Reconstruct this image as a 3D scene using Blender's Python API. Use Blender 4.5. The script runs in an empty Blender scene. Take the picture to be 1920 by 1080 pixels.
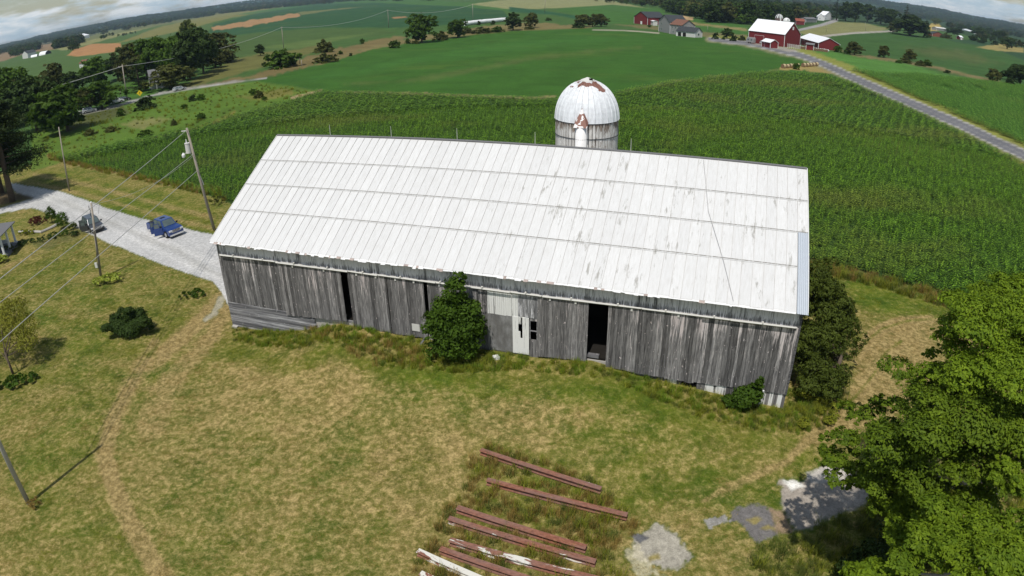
import bpy, math, random
import numpy as np
from mathutils import Vector, Matrix
R = math.radians
rng = np.random.default_rng(7)
random.seed(7)
sc = bpy.context.scene
COL = sc.collection

# ------------------------------------------------------------------ lens and camera (wide drone lens with barrel distortion)
F_PX, A3, PITCH, ROLL, CAMH = 1246.115, -0.048089, 0.446319, -0.018114, 25.0
_F = np.array([0, math.cos(PITCH), -math.sin(PITCH)]); _R0 = np.array([1, 0, 0.]); _U0 = np.cross(_R0, _F)
_R = _R0*math.cos(ROLL)+_U0*math.sin(ROLL); _U = -_R0*math.sin(ROLL)+_U0*math.cos(ROLL)
CAM = np.array([0, 0, CAMH])

def proj(P):
    P = np.asarray(P, float)-CAM
    x = P@_R; y = P@_U; z = P@_F; h = np.hypot(x, y); th = np.arctan2(h, z)
    q = th.copy() if hasattr(th, 'copy') else th
    for _ in range(12): q = q-(q+A3*q**3-th)/(1+3*A3*q**2)
    r = q*F_PX; h = np.maximum(h, 1e-9)
    return np.stack([960+r*x/h, 540-r*y/h], -1)

def ray(x, y):
    dx = x-960; dy = 540-y; rr = math.hypot(dx, dy)+1e-9; q = rr/F_PX; th = q+A3*q**3
    return _F*math.cos(th)+(_R*dx+_U*dy)/rr*math.sin(th)

# ------------------------------------------------------------------ noise
_perm = np.random.default_rng(3).random(65536)
def _h(i, j, s): return _perm[((i*73856093) ^ (j*19349663) ^ (s*83492791)) & 65535]
def vnoise(x, y, s=0):
    xi = np.floor(x).astype(np.int64); yi = np.floor(y).astype(np.int64); fx = x-xi; fy = y-yi
    fx = fx*fx*(3-2*fx); fy = fy*fy*(3-2*fy)
    a = _h(xi, yi, s); b = _h(xi+1, yi, s); c = _h(xi, yi+1, s); d = _h(xi+1, yi+1, s)
    return (a+(b-a)*fx)*(1-fy)+(c+(d-c)*fx)*fy
def fbm(x, y, s=0, o=4):
    t = 0; a = .5; n = 0
    for k in range(o): t = t+a*vnoise(x*2**k, y*2**k, s+k); n += a; a *= .5
    return t/n
def sstep(a, b, x):
    t = np.clip((x-a)/(b-a), 0, 1); return t*t*(3-2*t)

# ------------------------------------------------------------------ barn frame
BE = np.array([-23.4944, 45.6606]); BYAW = -0.321354; BL = 42.87; BEH = 7.63; BW = 10.385; BRH = 5.958
BD = np.array([math.cos(BYAW), math.sin(BYAW)]); BN = np.array([-math.sin(BYAW), math.cos(BYAW)])
_ms = [-8, -2, 0, 4, 8, 11, 14, 20, 26, 30, 33, 37, 42, 48, 56]
_mz = [0, -.05, -.1, .15, .9, 1.9, 1.95, 1.75, 1.75, 2.1, 1.55, 1.1, .55, .2, 0]

# skyline: elevation of the far ridge against azimuth
def _az_el(x, y): r = ray(x, y); return math.atan2(r[0], r[1]), math.asin(r[2])
_sky = sorted(_az_el(x, y) for x, y in [(0, 87), (50, 76), (100, 63), (160, 52), (215, 40), (290, 28), (340, 22), (450, 6), (560, -6), (760, -16), (960, -22), (1200, -22), (1450, -14), (1620, 0), (1700, 9), (1760, 19), (1840, 35), (1920, 49)])
_sa = np.array([a for a, e in _sky]); _se = np.array([e for a, e in _sky])

def zt(x, y):
    x = np.asarray(x, float); y = np.asarray(y, float)
    px = x-BE[0]; py = y-BE[1]; s = px*BD[0]+py*BD[1]; t = px*BN[0]+py*BN[1]
    m = np.interp(s, _ms, _mz); f = np.where(t < .5, np.exp(-((t-.5)/8.)**2), np.where(t < 20, 1., np.exp(-((t-20)/7.)**2)))
    z = m*f
    r = np.hypot(x, y); az = np.arctan2(x, y)
    far = sstep(120, 500, r)
    z = z+far*(2.2*np.sin(x*.011+1.3)*np.cos(y*.009)+1.2*np.sin(x*.023+y*.017))
    z = z+.06*(fbm(x*.25, y*.25, 5, 3)-.5)*sstep(0, 3, np.abs(t-10)-9)
    el = np.interp(az, _sa, _se)
    rid = sstep(3000, 6400, r)*(CAMH+6400*np.tan(el)+10*(fbm(az*60, r*.0012, 9, 4)-.5)) + sstep(6400, 7500, r)*-30
    back = np.abs(az) > 1.2
    return z+np.where(back, sstep(3000, 6400, r)*20, rid)

def G(px, py, h=0.0):
    """ground point seen at a photo position (optionally a point h above the ground)"""
    d = ray(px, py); z = 0.0
    if d[2] > -1e-4: d = d*1.0; d[2] = -1e-4
    for _ in range(40):
        t = (CAMH-z-h)/-d[2]; p = d*t; z = .5*z+.5*float(zt(p[0], p[1]))
    return np.array([p[0], p[1], float(zt(p[0], p[1]))])
def Gv(px, py):
    d = np.array([ray(a, b) for a, b in zip(px, py)]); d = d[d[:, 2] < -.0035]; z = np.zeros(len(d))
    for _ in range(40):
        t = (CAMH-z)/-d[:, 2]; z = .5*z+.5*zt(d[:, 0]*t, d[:, 1]*t)
    t = (CAMH-z)/-d[:, 2]; x = d[:, 0]*t; y = d[:, 1]*t; k = (t > 150); return np.stack([x, y, zt(x, y)], -1)[k]
def ontop(px, py, base):
    """point above base (same range) seen at a photo position"""
    r = ray(px, py); t = math.hypot(base[0], base[1])/math.hypot(r[0], r[1]); return r*t+CAM
def hgt(base, px, py): return float(ontop(px, py, base)[2]-base[2])

# ------------------------------------------------------------------ mesh helpers
def mesh(name, V, F, m=None, parent=None, smooth=False, rnd=None, link=True, mats=None, mi=None):
    me = bpy.data.meshes.new(name)
    V = np.asarray(V, np.float32)
    if isinstance(F, np.ndarray):
        me.vertices.add(len(V)); me.vertices.foreach_set('co', V.ravel())
        k = F.shape[1]; me.loops.add(F.size); me.loops.foreach_set('vertex_index', F.ravel().astype(np.int32))
        me.polygons.add(len(F)); me.polygons.foreach_set('loop_start', np.arange(0, F.size, k, dtype=np.int32))
        me.update(calc_edges=True)
    else:
        me.from_pydata([tuple(map(float, v)) for v in V], [], F)
    if rnd is not None:
        a = me.attributes.new('rnd', 'FLOAT', 'FACE'); a.data.foreach_set('value', np.asarray(rnd, np.float32))
    if mats:
        for x in mats: me.materials.append(x)
        me.polygons.foreach_set('material_index', np.asarray(mi, np.int32))
    elif m: me.materials.append(m)
    if smooth: me.polygons.foreach_set('use_smooth', np.ones(len(me.polygons), bool))
    me.update()
    o = bpy.data.objects.new(name, me)
    if link: COL.objects.link(o)
    if parent is not None: o.parent = parent
    return o

def tag(o, label=None, cat=None, group=None, kind=None):
    if label: o['label'] = label
    if cat: o['category'] = cat
    if group: o['group'] = group
    if kind: o['kind'] = kind
    return o
def thing(name, label, cat, loc=(0, 0, 0), rz=0, group=None, sc_=1):
    o = bpy.data.objects.new(name, None); COL.objects.link(o); o.location = tuple(map(float, loc)); o.rotation_euler = (0, 0, rz)
    o.empty_display_size = .3
    if sc_ != 1: o.scale = (sc_,)*3 if not hasattr(sc_, '__len__') else sc_
    return tag(o, label, cat, group)
def dup(root, label=None, group=None, loc=None, rz=None, sc_=None):
    r = root.copy(); COL.objects.link(r)
    if label: r['label'] = label
    if group: r['group'] = group
    if loc is not None: r.location = tuple(map(float, loc))
    if rz is not None: r.rotation_euler = (0, 0, rz)
    if sc_ is not None: r.scale = (sc_,)*3 if not hasattr(sc_, '__len__') else sc_
    for ch in list(root.children):
        c = ch.copy(); COL.objects.link(c); c.parent = r
        for g in ch.children:
            d = g.copy(); COL.objects.link(d); d.parent = c
    return r

class MB:
    def __init__(s): s.V = []; s.F = []; s.r = []; s.k = []
    def add(s, V, F, rnd=None, k=0):
        b = len(s.V); s.V += [tuple(map(float, v)) for v in V]; s.F += [tuple(i+b for i in f) for f in F]
        q = random.random() if rnd is None else rnd; s.r += [q]*len(F); s.k += [k]*len(F); return s
    def box(s, x0, x1, y0, y1, z0, z1, rnd=None, M=None, k=0):
        V = [(x, y, z) for z in (z0, z1) for y in (y0, y1) for x in (x0, x1)]
        if M is not None: V = [tuple(M@Vector(v)) for v in V]
        return s.add(V, [(0, 2, 3, 1), (4, 5, 7, 6), (0, 1, 5, 4), (2, 6, 7, 3), (0, 4, 6, 2), (1, 3, 7, 5)], rnd, k)
    def quad(s, a, b, c, d, rnd=None, k=0): return s.add([a, b, c, d], [(0, 1, 2, 3)], rnd, k)
    def tube(s, pts, rad, n=8, cap=True, rnd=None, k=0):
        pts = [Vector(tuple(map(float, p))) for p in pts]; rad = rad if hasattr(rad, '__len__') else [rad]*len(pts)
        V = []; F = []
        for i, p in enumerate(pts):
            t = (pts[min(i+1, len(pts)-1)]-pts[max(i-1, 0)]).normalized()
            a = t.cross(Vector((0, 0, 1)) if abs(t.z) < .9 else Vector((1, 0, 0))).normalized(); b = t.cross(a)
            for j in range(n):
                w = 2*math.pi*j/n; V.append(p+(a*math.cos(w)+b*math.sin(w))*rad[i])
        for i in range(len(pts)-1):
            for j in range(n): F.append((i*n+j, i*n+(j+1) % n, (i+1)*n+(j+1) % n, (i+1)*n+j))
        if cap: F.append(tuple(range(n))); F.append(tuple(range(len(V)-1, len(V)-n-1, -1)))
        return s.add(V, F, rnd, k)
    def prism(s, prof, y0, y1, rnd=None, k=0, top=None):
        """profile in x,z extruded along y; top: optional per-vertex y inset"""
        n = len(prof); ins = top or [0]*n
        V = [(x, y0+ins[i], z) for i, (x, z) in enumerate(prof)]+[(x, y1-ins[i], z) for i, (x, z) in enumerate(prof)]
        F = [tuple(range(n)), tuple(range(2*n-1, n-1, -1))]+[(i, i+n, (i+1) % n+n, (i+1) % n) for i in range(n)]
        return s.add(V, F, rnd, k)
    def build(s, name, m, parent=None, smooth=False, mats=None, bevel=0):
        o = mesh(name, s.V, s.F, m, parent, smooth, s.r, mats=mats, mi=s.k if mats else None)
        import bmesh
        bm = bmesh.new(); bm.from_mesh(o.data); bmesh.ops.recalc_face_normals(bm, faces=bm.faces)
        bm.to_mesh(o.data); bm.free()
        if bevel:
            b = o.modifiers.new('bevel', 'BEVEL'); b.width = bevel; b.segments = 2; b.limit_method = 'ANGLE'; b.angle_limit = R(35)
        return o

# ------------------------------------------------------------------ material helpers
class NT:
    def __init__(s, name, rough=.9, spec=.2):
        s.m = bpy.data.materials.new(name); s.m.use_nodes = True; s.t = s.m.node_tree; s.n = s.t.nodes
        s.b = s.n['Principled BSDF']; s.b.inputs['Roughness'].default_value = rough; s.b.inputs['Specular IOR Level'].default_value = spec
    def new(s, ty, **kw):
        n = s.n.new(ty)
        for k, v in kw.items(): setattr(n, k, v)
        return n
    def L(s, a, b): s.t.links.new(a, b)
    def set(s, sock, v):
        if hasattr(v, 'is_output') or isinstance(v, bpy.types.NodeSocket): s.L(v, sock)
        else: sock.default_value = v
    def co(s, scale=(1, 1, 1), kind='Object', loc=(0, 0, 0)):
        c = s.new('ShaderNodeTexCoord'); mp = s.new('ShaderNodeMapping'); mp.inputs['Scale'].default_value = scale; mp.inputs['Location'].default_value = loc
        s.L(c.outputs[kind], mp.inputs[0]); return mp.outputs[0]
    def noise(s, v, scale=1, det=4, rough=.55, dist=0):
        n = s.new('ShaderNodeTexNoise'); s.L(v, n.inputs['Vector']); n.inputs['Scale'].default_value = scale; n.inputs['Detail'].default_value = det
        n.inputs['Roughness'].default_value = rough; n.inputs['Distortion'].default_value = dist; return n.outputs['Fac']
    def math(s, op, a, b=0.0, c=None, clamp=False):
        n = s.new('ShaderNodeMath', operation=op, use_clamp=clamp); s.set(n.inputs[0], a); s.set(n.inputs[1], b)
        if c is not None: s.set(n.inputs[2], c)
        return n.outputs[0]
    def rng(s, v, a, b, c=0., d=1.):
        n = s.new('ShaderNodeMapRange'); n.interpolation_type = 'SMOOTHSTEP'; s.set(n.inputs[0], v)
        for i, q in zip((1, 2, 3, 4), (a, b, c, d)): s.set(n.inputs[i], q)
        return n.outputs[0]
    def mix(s, f, a, b, mode='MIX'):
        n = s.new('ShaderNodeMix', data_type='RGBA', blend_type=mode); s.set(n.inputs[0], f)
        for i, q in ((6, a), (7, b)):
            if isinstance(q, tuple): q = (*q[:3], 1)
            s.set(n.inputs[i], q)
        return n.outputs[2]
    def attr(s, name, out='Fac'):
        n = s.new('ShaderNodeAttribute'); n.attribute_name = name; return n.outputs[out]
    def scale(s, c, f):  # colour times factor
        n = s.new('ShaderNodeVectorMath', operation='SCALE'); s.L(c, n.inputs[0]); s.set(n.inputs[3], f); return n.outputs[0]
    def col(s, c): s.set(s.b.inputs['Base Color'], (*c[:3], 1) if isinstance(c, tuple) else c)
    def bump(s, h, st=.3, d=.05):
        n = s.new('ShaderNodeBump'); n.inputs['Strength'].default_value = st; n.inputs['Distance'].default_value = d; s.L(h, n.inputs['Height']); s.L(n.outputs[0], s.b.inputs['Normal'])
    def sep(s, v):
        n = s.new('ShaderNodeSeparateXYZ'); s.L(v, n.inputs[0]); return n.outputs

def plain(name, c, rough=.7, spec=.3, var=.15, sc_=2., metal=0, bump=0):
    t = NT(name, rough, spec); v = t.co(); n = t.noise(v, sc_, 5, .6)
    t.col(t.mix(n, tuple(x*(1-var) for x in c), tuple(x*(1+var) for x in c))); t.b.inputs['Metallic'].default_value = metal
    if bump: t.bump(n, bump, .03)
    return t.m
def leafmat(name, c1, c2, trans=.25, sheen=.14):
    c1 = (c1[0]*1.12, c1[1], c1[2]*.75); c2 = (c2[0]*1.12, c2[1], c2[2]*.75)
    t = NT(name, .65, sheen); r = t.attr('rnd'); v = t.co(); n = t.noise(v, .5, 3)
    oi = t.new('ShaderNodeObjectInfo').outputs['Random']
    f = t.math('ADD', t.math('MULTIPLY', r, .6), t.math('MULTIPLY', n, .5), clamp=True)
    c = t.mix(f, c1, c2); c = t.scale(c, t.rng(oi, 0, 1, .82, 1.15)); t.col(c)
    tr = t.new('ShaderNodeBsdfTranslucent'); t.L(t.mix(.5, c, tuple(x*1.6 for x in c2)), tr.inputs[0])
    ms = t.new('ShaderNodeMixShader'); ms.inputs[0].default_value = trans; t.L(t.b.outputs[0], ms.inputs[1]); t.L(tr.outputs[0], ms.inputs[2])
    t.L(ms.outputs[0], t.n['Material Output'].inputs['Surface']); return t.m
M = {}
M['leaf'] = leafmat('leaf_green', (.020, .052, .008), (.075, .15, .016))
M['leaf_maple'] = leafmat('leaf_maple', (.028, .078, .008), (.19, .30, .020), .2)
M['leaf_maple_deep'] = leafmat('leaf_maple_deep', (.018, .050, .006), (.13, .21, .014), .14)
M['leaf_dark'] = leafmat('leaf_dark', (.014, .032, .009), (.045, .085, .02), .18)
M['leaf_pale'] = leafmat('leaf_pale', (.045, .075, .018), (.12, .16, .04))
M['leaf_olive'] = leafmat('leaf_olive', (.040, .055, .016), (.085, .105, .03), .2)
M['leaf_yellow'] = leafmat('leaf_yellow', (.09, .13, .02), (.28, .30, .06), .3)
M['leaf_hosta'] = leafmat('leaf_hosta', (.10, .19, .03), (.38, .45, .10), .25)
M['leaf_red'] = leafmat('leaf_maroon', (.03, .010, .010), (.09, .022, .02), .15)
M['needle'] = leafmat('pine_needles', (.012, .030, .010), (.045, .075, .018), .1)
def cornmat(name, c1, c2, yel=.6):
    t = NT(name, .6, .15); r = t.attr('rnd'); g = t.new('ShaderNodeNewGeometry'); mp = t.new('ShaderNodeMapping'); mp.inputs['Scale'].default_value = (1, 2.0, 1); mp.inputs['Rotation'].default_value = (0, 0, -.25); t.L(g.outputs['Position'], mp.inputs[0])
    y = t.rng(t.noise(mp.outputs[0], .022, 5, .62, .5), .50, .66, 0, yel); b = t.noise(g.outputs['Position'], .9, 3, .6); c = t.mix(t.math('MULTIPLY', r, r), c1, c2); c = t.scale(c, t.rng(b, .3, .7, .65, 1.3)); c = t.mix(y, c, t.mix(r, (.09, .11, .018), (.24, .25, .05))); t.col(c)
    tr = t.new('ShaderNodeBsdfTranslucent'); t.L(t.mix(.4, c, tuple(x*1.4 for x in c2)), tr.inputs[0]); ms = t.new('ShaderNodeMixShader'); ms.inputs[0].default_value = .2; t.L(t.b.outputs[0], ms.inputs[1]); t.L(tr.outputs[0], ms.inputs[2]); t.L(ms.outputs[0], t.n['Material Output'].inputs['Surface']); return t.m
M['corn'] = cornmat('corn_leaf', (.032, .084, .006), (.18, .33, .025)); M['cornlit'] = cornmat('corn_leaf_bright', (.045, .13, .014), (.20, .38, .05), .2)
M['willow'] = leafmat('willow_leaf', (.028, .048, .010), (.085, .125, .022), .18)
M['soy'] = leafmat('soy_leaf', (.030, .082, .016), (.07, .15, .030), .2)
M['weed'] = leafmat('weed_leaf', (.070, .115, .012), (.24, .27, .035), .2)
M['leafgrass'] = leafmat('lush_grass_blade', (.050, .12, .012), (.18, .28, .03), .2)
M['strawgrass'] = leafmat('dry_grass_blade', (.12, .10, .03), (.32, .24, .09), .2)
M['bark'] = plain('bark', (.11, .085, .065), .95, .1, .4, 6, bump=.5)
M['bark_grey'] = plain('bark_grey', (.22, .20, .18), .95, .1, .4, 6, bump=.5)
M['polewood'] = plain('weathered_pole', (.30, .265, .22), .9, .1, .3, 5, bump=.4)
M['polegrey'] = plain('grey_pole', (.42, .41, .40), .85, .1, .2, 5, bump=.3)
M['white'] = plain('white_paint', (.72, .72, .72), .6, .3, .06)
M['offwhite'] = plain('off_white_paint', (.6, .59, .56), .6, .3, .08)
M['wire'] = plain('wire_metal', (.42, .42, .40), .5, .4, .05)
M['wire_dark'] = plain('wire_dark', (.03, .03, .03), .5, .4, .05)
M['black'] = plain('black_rubber', (.02, .02, .02), .7, .3, .2)
M['redbarn'] = plain('red_barn_boards', (.17, .024, .026), .8, .2, .2, .8)
M['redbrick'] = plain('red_brick', (.24, .075, .05), .8, .2, .2, .8)
M['greyside'] = plain('grey_siding', (.28, .275, .27), .7, .3, .1)
M['roofdark'] = plain('dark_shingle', (.045, .05, .055), .9, .2, .25)
M['roofbrown'] = plain('brown_shingle', (.17, .085, .06), .9, .2, .25)
M['roofgrey'] = plain('grey_shingle', (.16, .16, .165), .9, .2, .25, 6)
M['roofwhite'] = plain('white_metal_roof', (.80, .81, .83), .45, .4, .04)
M['concrete'] = plain('concrete', (.42, .40, .37), .9, .2, .2)
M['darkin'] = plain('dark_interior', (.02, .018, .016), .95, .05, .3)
M['bluewall'] = plain('pale_blue_wall', (.45, .62, .66), .7, .3, .06)
M['straw'] = plain('straw_bale', (.46, .37, .22), .9, .1, .25, 3, bump=.4)
M['baleend'] = plain('bale_end', (.20, .13, .08), .9, .1, .3, 3, bump=.4)
M['yellow'] = plain('yellow_sign', (.85, .60, .02), .5, .3, .03)
M['orange'] = plain('orange_paint', (.75, .16, .03), .5, .3, .05)
M['chrome'] = plain('chrome', (.75, .75, .75), .2, .5, .03, metal=.9)
M['tyre'] = plain('tyre', (.025, .025, .025), .85, .2, .2)
M['rim'] = plain('rim', (.5, .5, .52), .35, .5, .05, metal=.7)
def paint(name, c):
    t = NT(name, .28, .5); t.col(t.mix(t.noise(t.co(), 3, 3), tuple(x*.92 for x in c), tuple(x*1.06 for x in c))); t.b.inputs['Coat Weight'].default_value = .6; t.b.inputs['Metallic'].default_value = .25; return t.m
M['blue'] = paint('blue_car_paint', (.012, .045, .20)); M['grey'] = paint('charcoal_car_paint', (.055, .06, .07)); M['silver'] = paint('silver_car_paint', (.5, .5, .52)); M['whitecar'] = paint('white_car_paint', (.75, .75, .75)); M['blackcar'] = paint('black_car_paint', (.02, .02, .025))
t = NT('car_glass', .08, .8); t.col(t.mix(t.noise(t.co(), 1.2, 2), (.05, .07, .07), (.14, .18, .18))); M['glass'] = t.m
t = NT('headlamp', .1, .8); t.col(t.mix(t.noise(t.co(), 8, 2), (.55, .55, .55), (.8, .8, .8))); M['lamp'] = t.m

# ------------------------------------------------------------------ ground: one sheet, fine near the camera, out to the far ridge
def sdpoly(U, V, poly):
    p = np.array(poly, float); d = np.full(U.shape, 1e9); ins = np.zeros(U.shape, bool); n = len(p)
    for i in range(n):
        a = p[i]; b = p[(i+1) % n]; e = b-a; L2 = e@e+1e-9
        t = np.clip(((U-a[0])*e[0]+(V-a[1])*e[1])/L2, 0, 1); d = np.minimum(d, (U-a[0]-t*e[0])**2+(V-a[1]-t*e[1])**2)
        c = (a[1] > V) != (b[1] > V)
        with np.errstate(divide='ignore', invalid='ignore'): xx = (b[0]-a[0])*(V-a[1])/(b[1]-a[1])+a[0]
        ins ^= c & (U < xx)
    return np.where(ins, 1, -1)*np.sqrt(d)
def sdline(U, V, pts, w0, w1=None):
    w1 = w0 if w1 is None else w1; n = len(pts)-1; best = np.full(U.shape, -1e9)
    for i in range(n):
        a = np.array(pts[i], float); b = np.array(pts[i+1], float); e = b-a
        t = np.clip(((U-a[0])*e[0]+(V-a[1])*e[1])/(e@e+1e-9), 0, 1); d = np.hypot(U-a[0]-t*e[0], V-a[1]-t*e[1])
        w = w0+(w1-w0)*(i+t)/n; best = np.maximum(best, w-d)
    return best

azs = np.concatenate([np.arange(-180, -62, 4.), np.arange(-62, -56, 1.), np.arange(-56, 56, .11), np.arange(56, 62, 1.), np.arange(62, 180, 4.)])
deps = np.concatenate([np.arange(75, 58, -2.), np.arange(58, .55, -.115)])
rr = list(CAMH/np.tan(np.radians(deps)))
r_ = rr[-1]
while r_ < 11000: r_ *= 1.022; rr.append(r_)
out = [rr[0]]
for q in rr[1:]:
    while q/out[-1] > 1.03 and out[-1] > 60: out.append(out[-1]*1.02)
    out.append(q)
rr = np.array([1.5]+out)
AZ, RR = np.meshgrid(np.radians(azs), rr); X = (np.sin(AZ)*RR).ravel(); Y = (np.cos(AZ)*RR).ravel(); Z = zt(X, Y)
Z = Z-.0*X
P = np.stack([X, Y, Z], -1)
UV = proj(P); U = UV[:, 0]; V = UV[:, 1]; front = (np.abs(AZ.ravel()) < 1.4)
U = np.where(front, U, -5000+X*.1); V = np.where(front, V, 3000)
r = np.hypot(X, Y)
nz1 = fbm(X*.05, Y*.05, 1, 4)-.5; nz2 = fbm(X*.5, Y*.5, 2, 4)-.5
wob = (fbm(U*.03, V*.03, 3, 4)-.5)*2+(fbm(U*.13, V*.16, 13, 3)-.5)*1.5
colr = np.zeros((len(X), 3)); colr[:] = (.05, .10, .025)
lawn = np.where(r < 150, 1., 0.); dry = np.full(len(X), .40); fine = np.zeros(len(X)); 
def paint_w(sd, soft, amp): return sstep(-soft, soft, sd+wob*amp)
def Zc(shape, c, soft=1.2, amp=1.5, kind='poly', w=(3, 3), fi=0., op=1.):
    global colr, lawn, fine
    sd = sdpoly(U, V, shape) if kind == 'poly' else sdline(U, V, shape, *w)
    a = paint_w(sd, soft, amp)*op; colr = colr+(np.array(c)-colr)*a[:, None]; lawn = lawn*(1-a); fine = fine*(1-a)+fi*a
def Zd(shape, v, soft=12, amp=10, kind='poly', w=(3, 3), op=1.):
    global dry
    sd = sdpoly(U, V, shape) if kind == 'poly' else sdline(U, V, shape, *w)
    a = paint_w(sd, soft, amp)*op; dry = dry+(v-dry)*a
# far country
ff = sstep(1500, 2600, r)
fo = sstep(.47, .53, fbm(X*.0022, Y*.0011, 21, 4)); pt = sstep(.45, .6, fbm(X*.004, Y*.002, 31, 3))
farc = np.where(fo[:, None] > .5, np.array([.018, .036, .020]), np.array([.07, .10, .04])*(1-pt[:, None])+np.array([.22, .19, .10])*pt[:, None])
farc = np.where((r > 4200)[:, None] & (U < 700)[:, None], np.array([.020, .045, .028]), farc)
rid = (r > 3300) & (U > 1600); vv = fbm(X*.0016, Y*.0010, 41, 4)
farc = np.where(rid[:, None], np.where((vv > .62)[:, None], np.array([.24, .22, .15]), np.array([.016, .032, .022])), farc)
colr = colr*(1-ff[:, None])+farc*ff[:, None]
Zc([(1240, -40), (1240, 14), (1300, 30), (1400, 46), (1500, 50), (1560, 38), (1670, 50), (1800, 62), (1960, 100), (1960, 40), (1800, 20), (1650, -10)], (.028, .055, .02), 2, 3)
Zc([(-60, 135), (0, 116), (40, 100), (220, 60), (340, 42), (400, 30), (430, 60), (220, 105), (150, 160), (0, 240), (-60, 240)], (.060, .105, .028), 1, 1)
Zc([(0, 100), (50, 88), (75, 85), (100, 80), (105, 93), (60, 97), (15, 112), (-20, 122)], (.20, .14, .08))
Zc([(100, 92), (170, 73), (215, 62), (300, 45), (280, 52), (160, 85), (125, 95)], (.19, .19, .075))
Zc([(150, 72), (215, 56), (300, 40), (345, 30), (470, 8), (480, 12), (300, 48), (215, 64), (150, 80)], (.12, .13, .05))
Zc([(215, 82), (300, 50), (400, 28), (480, 10), (560, 6), (480, 24), (400, 42), (330, 60)], (.15, .145, .045))
Zc([(125, 104), (140, 92), (175, 82), (225, 81), (228, 88), (220, 97), (180, 102), (145, 106)], (.31, .165, .07), .8, .8)
Zc([(400, 45), (470, 28), (590, 4), (700, 3), (860, 8), (940, 16), (955, 35), (870, 45), (760, 52), (600, 52), (490, 60), (440, 66), (390, 62)], (.026, .072, .028), 1, 1, fi=.3)
Zc([(395, 50), (480, 35), (560, 24), (562, 29), (500, 45), (440, 52), (400, 58)], (.28, .17, .08), 1, 3)
Zc([(560, 23), (620, 17), (680, 13), (620, 20), (565, 28)], (.12, .13, .05), 1, 1)
Zc([(735, 33), (760, 30), (765, 33), (740, 35)], (.25, .15, .07), 1, 1)
Zc([(440, 28), (600, 2), (760, -3), (1000, 12), (960, 22), (860, 12), (700, 5), (600, 7), (470, 26)], (.05, .115, .028), 1, 1)
Zc([(880, 8), (940, 0), (1100, -8), (1180, 8), (1240, 20), (1150, 9), (1050, 15), (960, 18)], (.20, .205, .09), 1, 1)
Zc([(1040, 20), (1060, 15), (1150, 9), (1240, 17), (1250, 30), (1300, 35), (1400, 48), (1405, 68), (1330, 65), (1250, 56), (1200, 50), (1140, 45), (1080, 28)], (.045, .11, .022), 1, 1)
Zc([(955, 13), (1020, 20), (1085, 30), (1140, 42), (1130, 46), (1040, 28), (955, 22)], (.024, .075, .032), 1, .5)
Zc([(1250, 38), (1300, 42), (1400, 54), (1400, 58), (1300, 46), (1250, 41)], (.20, .17, .07), 1, 1)
Zc([(1278, 29), (1300, 33), (1298, 38), (1284, 36)], (.40, .27, .14), 1, 1)
Zc([(425, 72), (480, 62), (600, 53), (700, 53), (742, 60), (720, 66), (600, 80), (560, 95), (500, 98), (440, 112), (420, 95)], (.055, .095, .026), 1, 1)
Zc([(480, 90), (560, 78), (600, 73), (700, 62), (600, 82), (560, 92)], (.085, .13, .035), 2, 1)
Zc([(330, 167), (345, 160), (400, 130), (440, 110), (500, 98), (560, 92), (620, 78), (600, 95), (560, 107), (480, 130), (400, 152), (350, 168)], (.115, .115, .035), 2, 2)
Zc([(350, 168), (420, 152), (480, 136), (560, 112), (600, 98), (700, 76), (740, 68), (765, 70), (700, 90), (640, 105), (580, 122), (480, 150), (400, 161)], (.165, .115, .05), 2, 5, op=.8)
Zc([(590, 122), (640, 104), (700, 86), (800, 66), (900, 50), (1000, 42), (1060, 46), (1120, 48), (1100, 54), (960, 60), (800, 78), (700, 96), (600, 124)], (.15, .125, .05), 1.5, 3)
Zc([(1130, 44), (1200, 52), (1250, 58), (1340, 72), (1400, 78), (1400, 66), (1300, 60), (1220, 48)], (.13, .12, .05), 1.5, 2)
Zc([(205, 178), (225, 165), (270, 140), (290, 150), (335, 158), (335, 167), (250, 184), (225, 192)], (.055, .12, .02), 1, 1)
Zc([(60, 320), (60, 240), (130, 222), (200, 204), (340, 172), (480, 152), (560, 163), (607, 172), (560, 188), (450, 217), (380, 240), (230, 270), (130, 300), (90, 312)], (.078, .135, .020), 1.5, 2, fi=.6)
Zc([(200, 235), (290, 220), (330, 222), (260, 240)], (.20, .18, .07), 4, 8, op=.7); Zc([(310, 255), (390, 232), (440, 210), (420, 228), (350, 250)], (.18, .14, .035), 3, 5, op=.8); Zc([(440, 180), (540, 168), (560, 175), (470, 190)], (.17, .14, .04), 3, 5, op=.7)
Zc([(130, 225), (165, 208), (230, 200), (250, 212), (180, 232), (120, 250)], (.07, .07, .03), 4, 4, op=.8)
Zc([(480, 152), (600, 122), (700, 92), (800, 75), (960, 58), (1100, 53), (1250, 60), (1400, 80), (1450, 91), (1520, 112), (1580, 150), (1460, 135), (1400, 137), (1250, 155), (1160, 174), (1080, 187), (960, 184), (760, 176), (600, 171), (560, 163)], (.036, .096, .014), 1, .5, fi=.25)
Zc([(760, 150), (900, 125), (1000, 106), (1160, 88), (1200, 90), (1000, 112), (900, 132), (800, 152), (640, 158)], (.10, .115, .035), 5, 4, op=.45)
Zc([(700, 120), (900, 85), (1080, 68), (1200, 72), (1000, 90), (800, 118), (600, 150), (520, 158)], (.042, .118, .020), 6, 3, op=.6)
Zc([(600, 173), (700, 174), (800, 177), (900, 181), (1000, 184), (1040, 181)], (.24, .19, .09), .8, 2, 'line', (1.2, 3.), op=.8)
Zc([(1160, 174), (1250, 156), (1330, 146), (1430, 138), (1470, 128)], (.15, .14, .05), 1.5, 3, 'line', (3, 2.), op=.55)
Zc([(548, 184), (570, 178), (602, 170)], (.30, .22, .12), 1, 1, 'line', (3, 2.))
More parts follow.
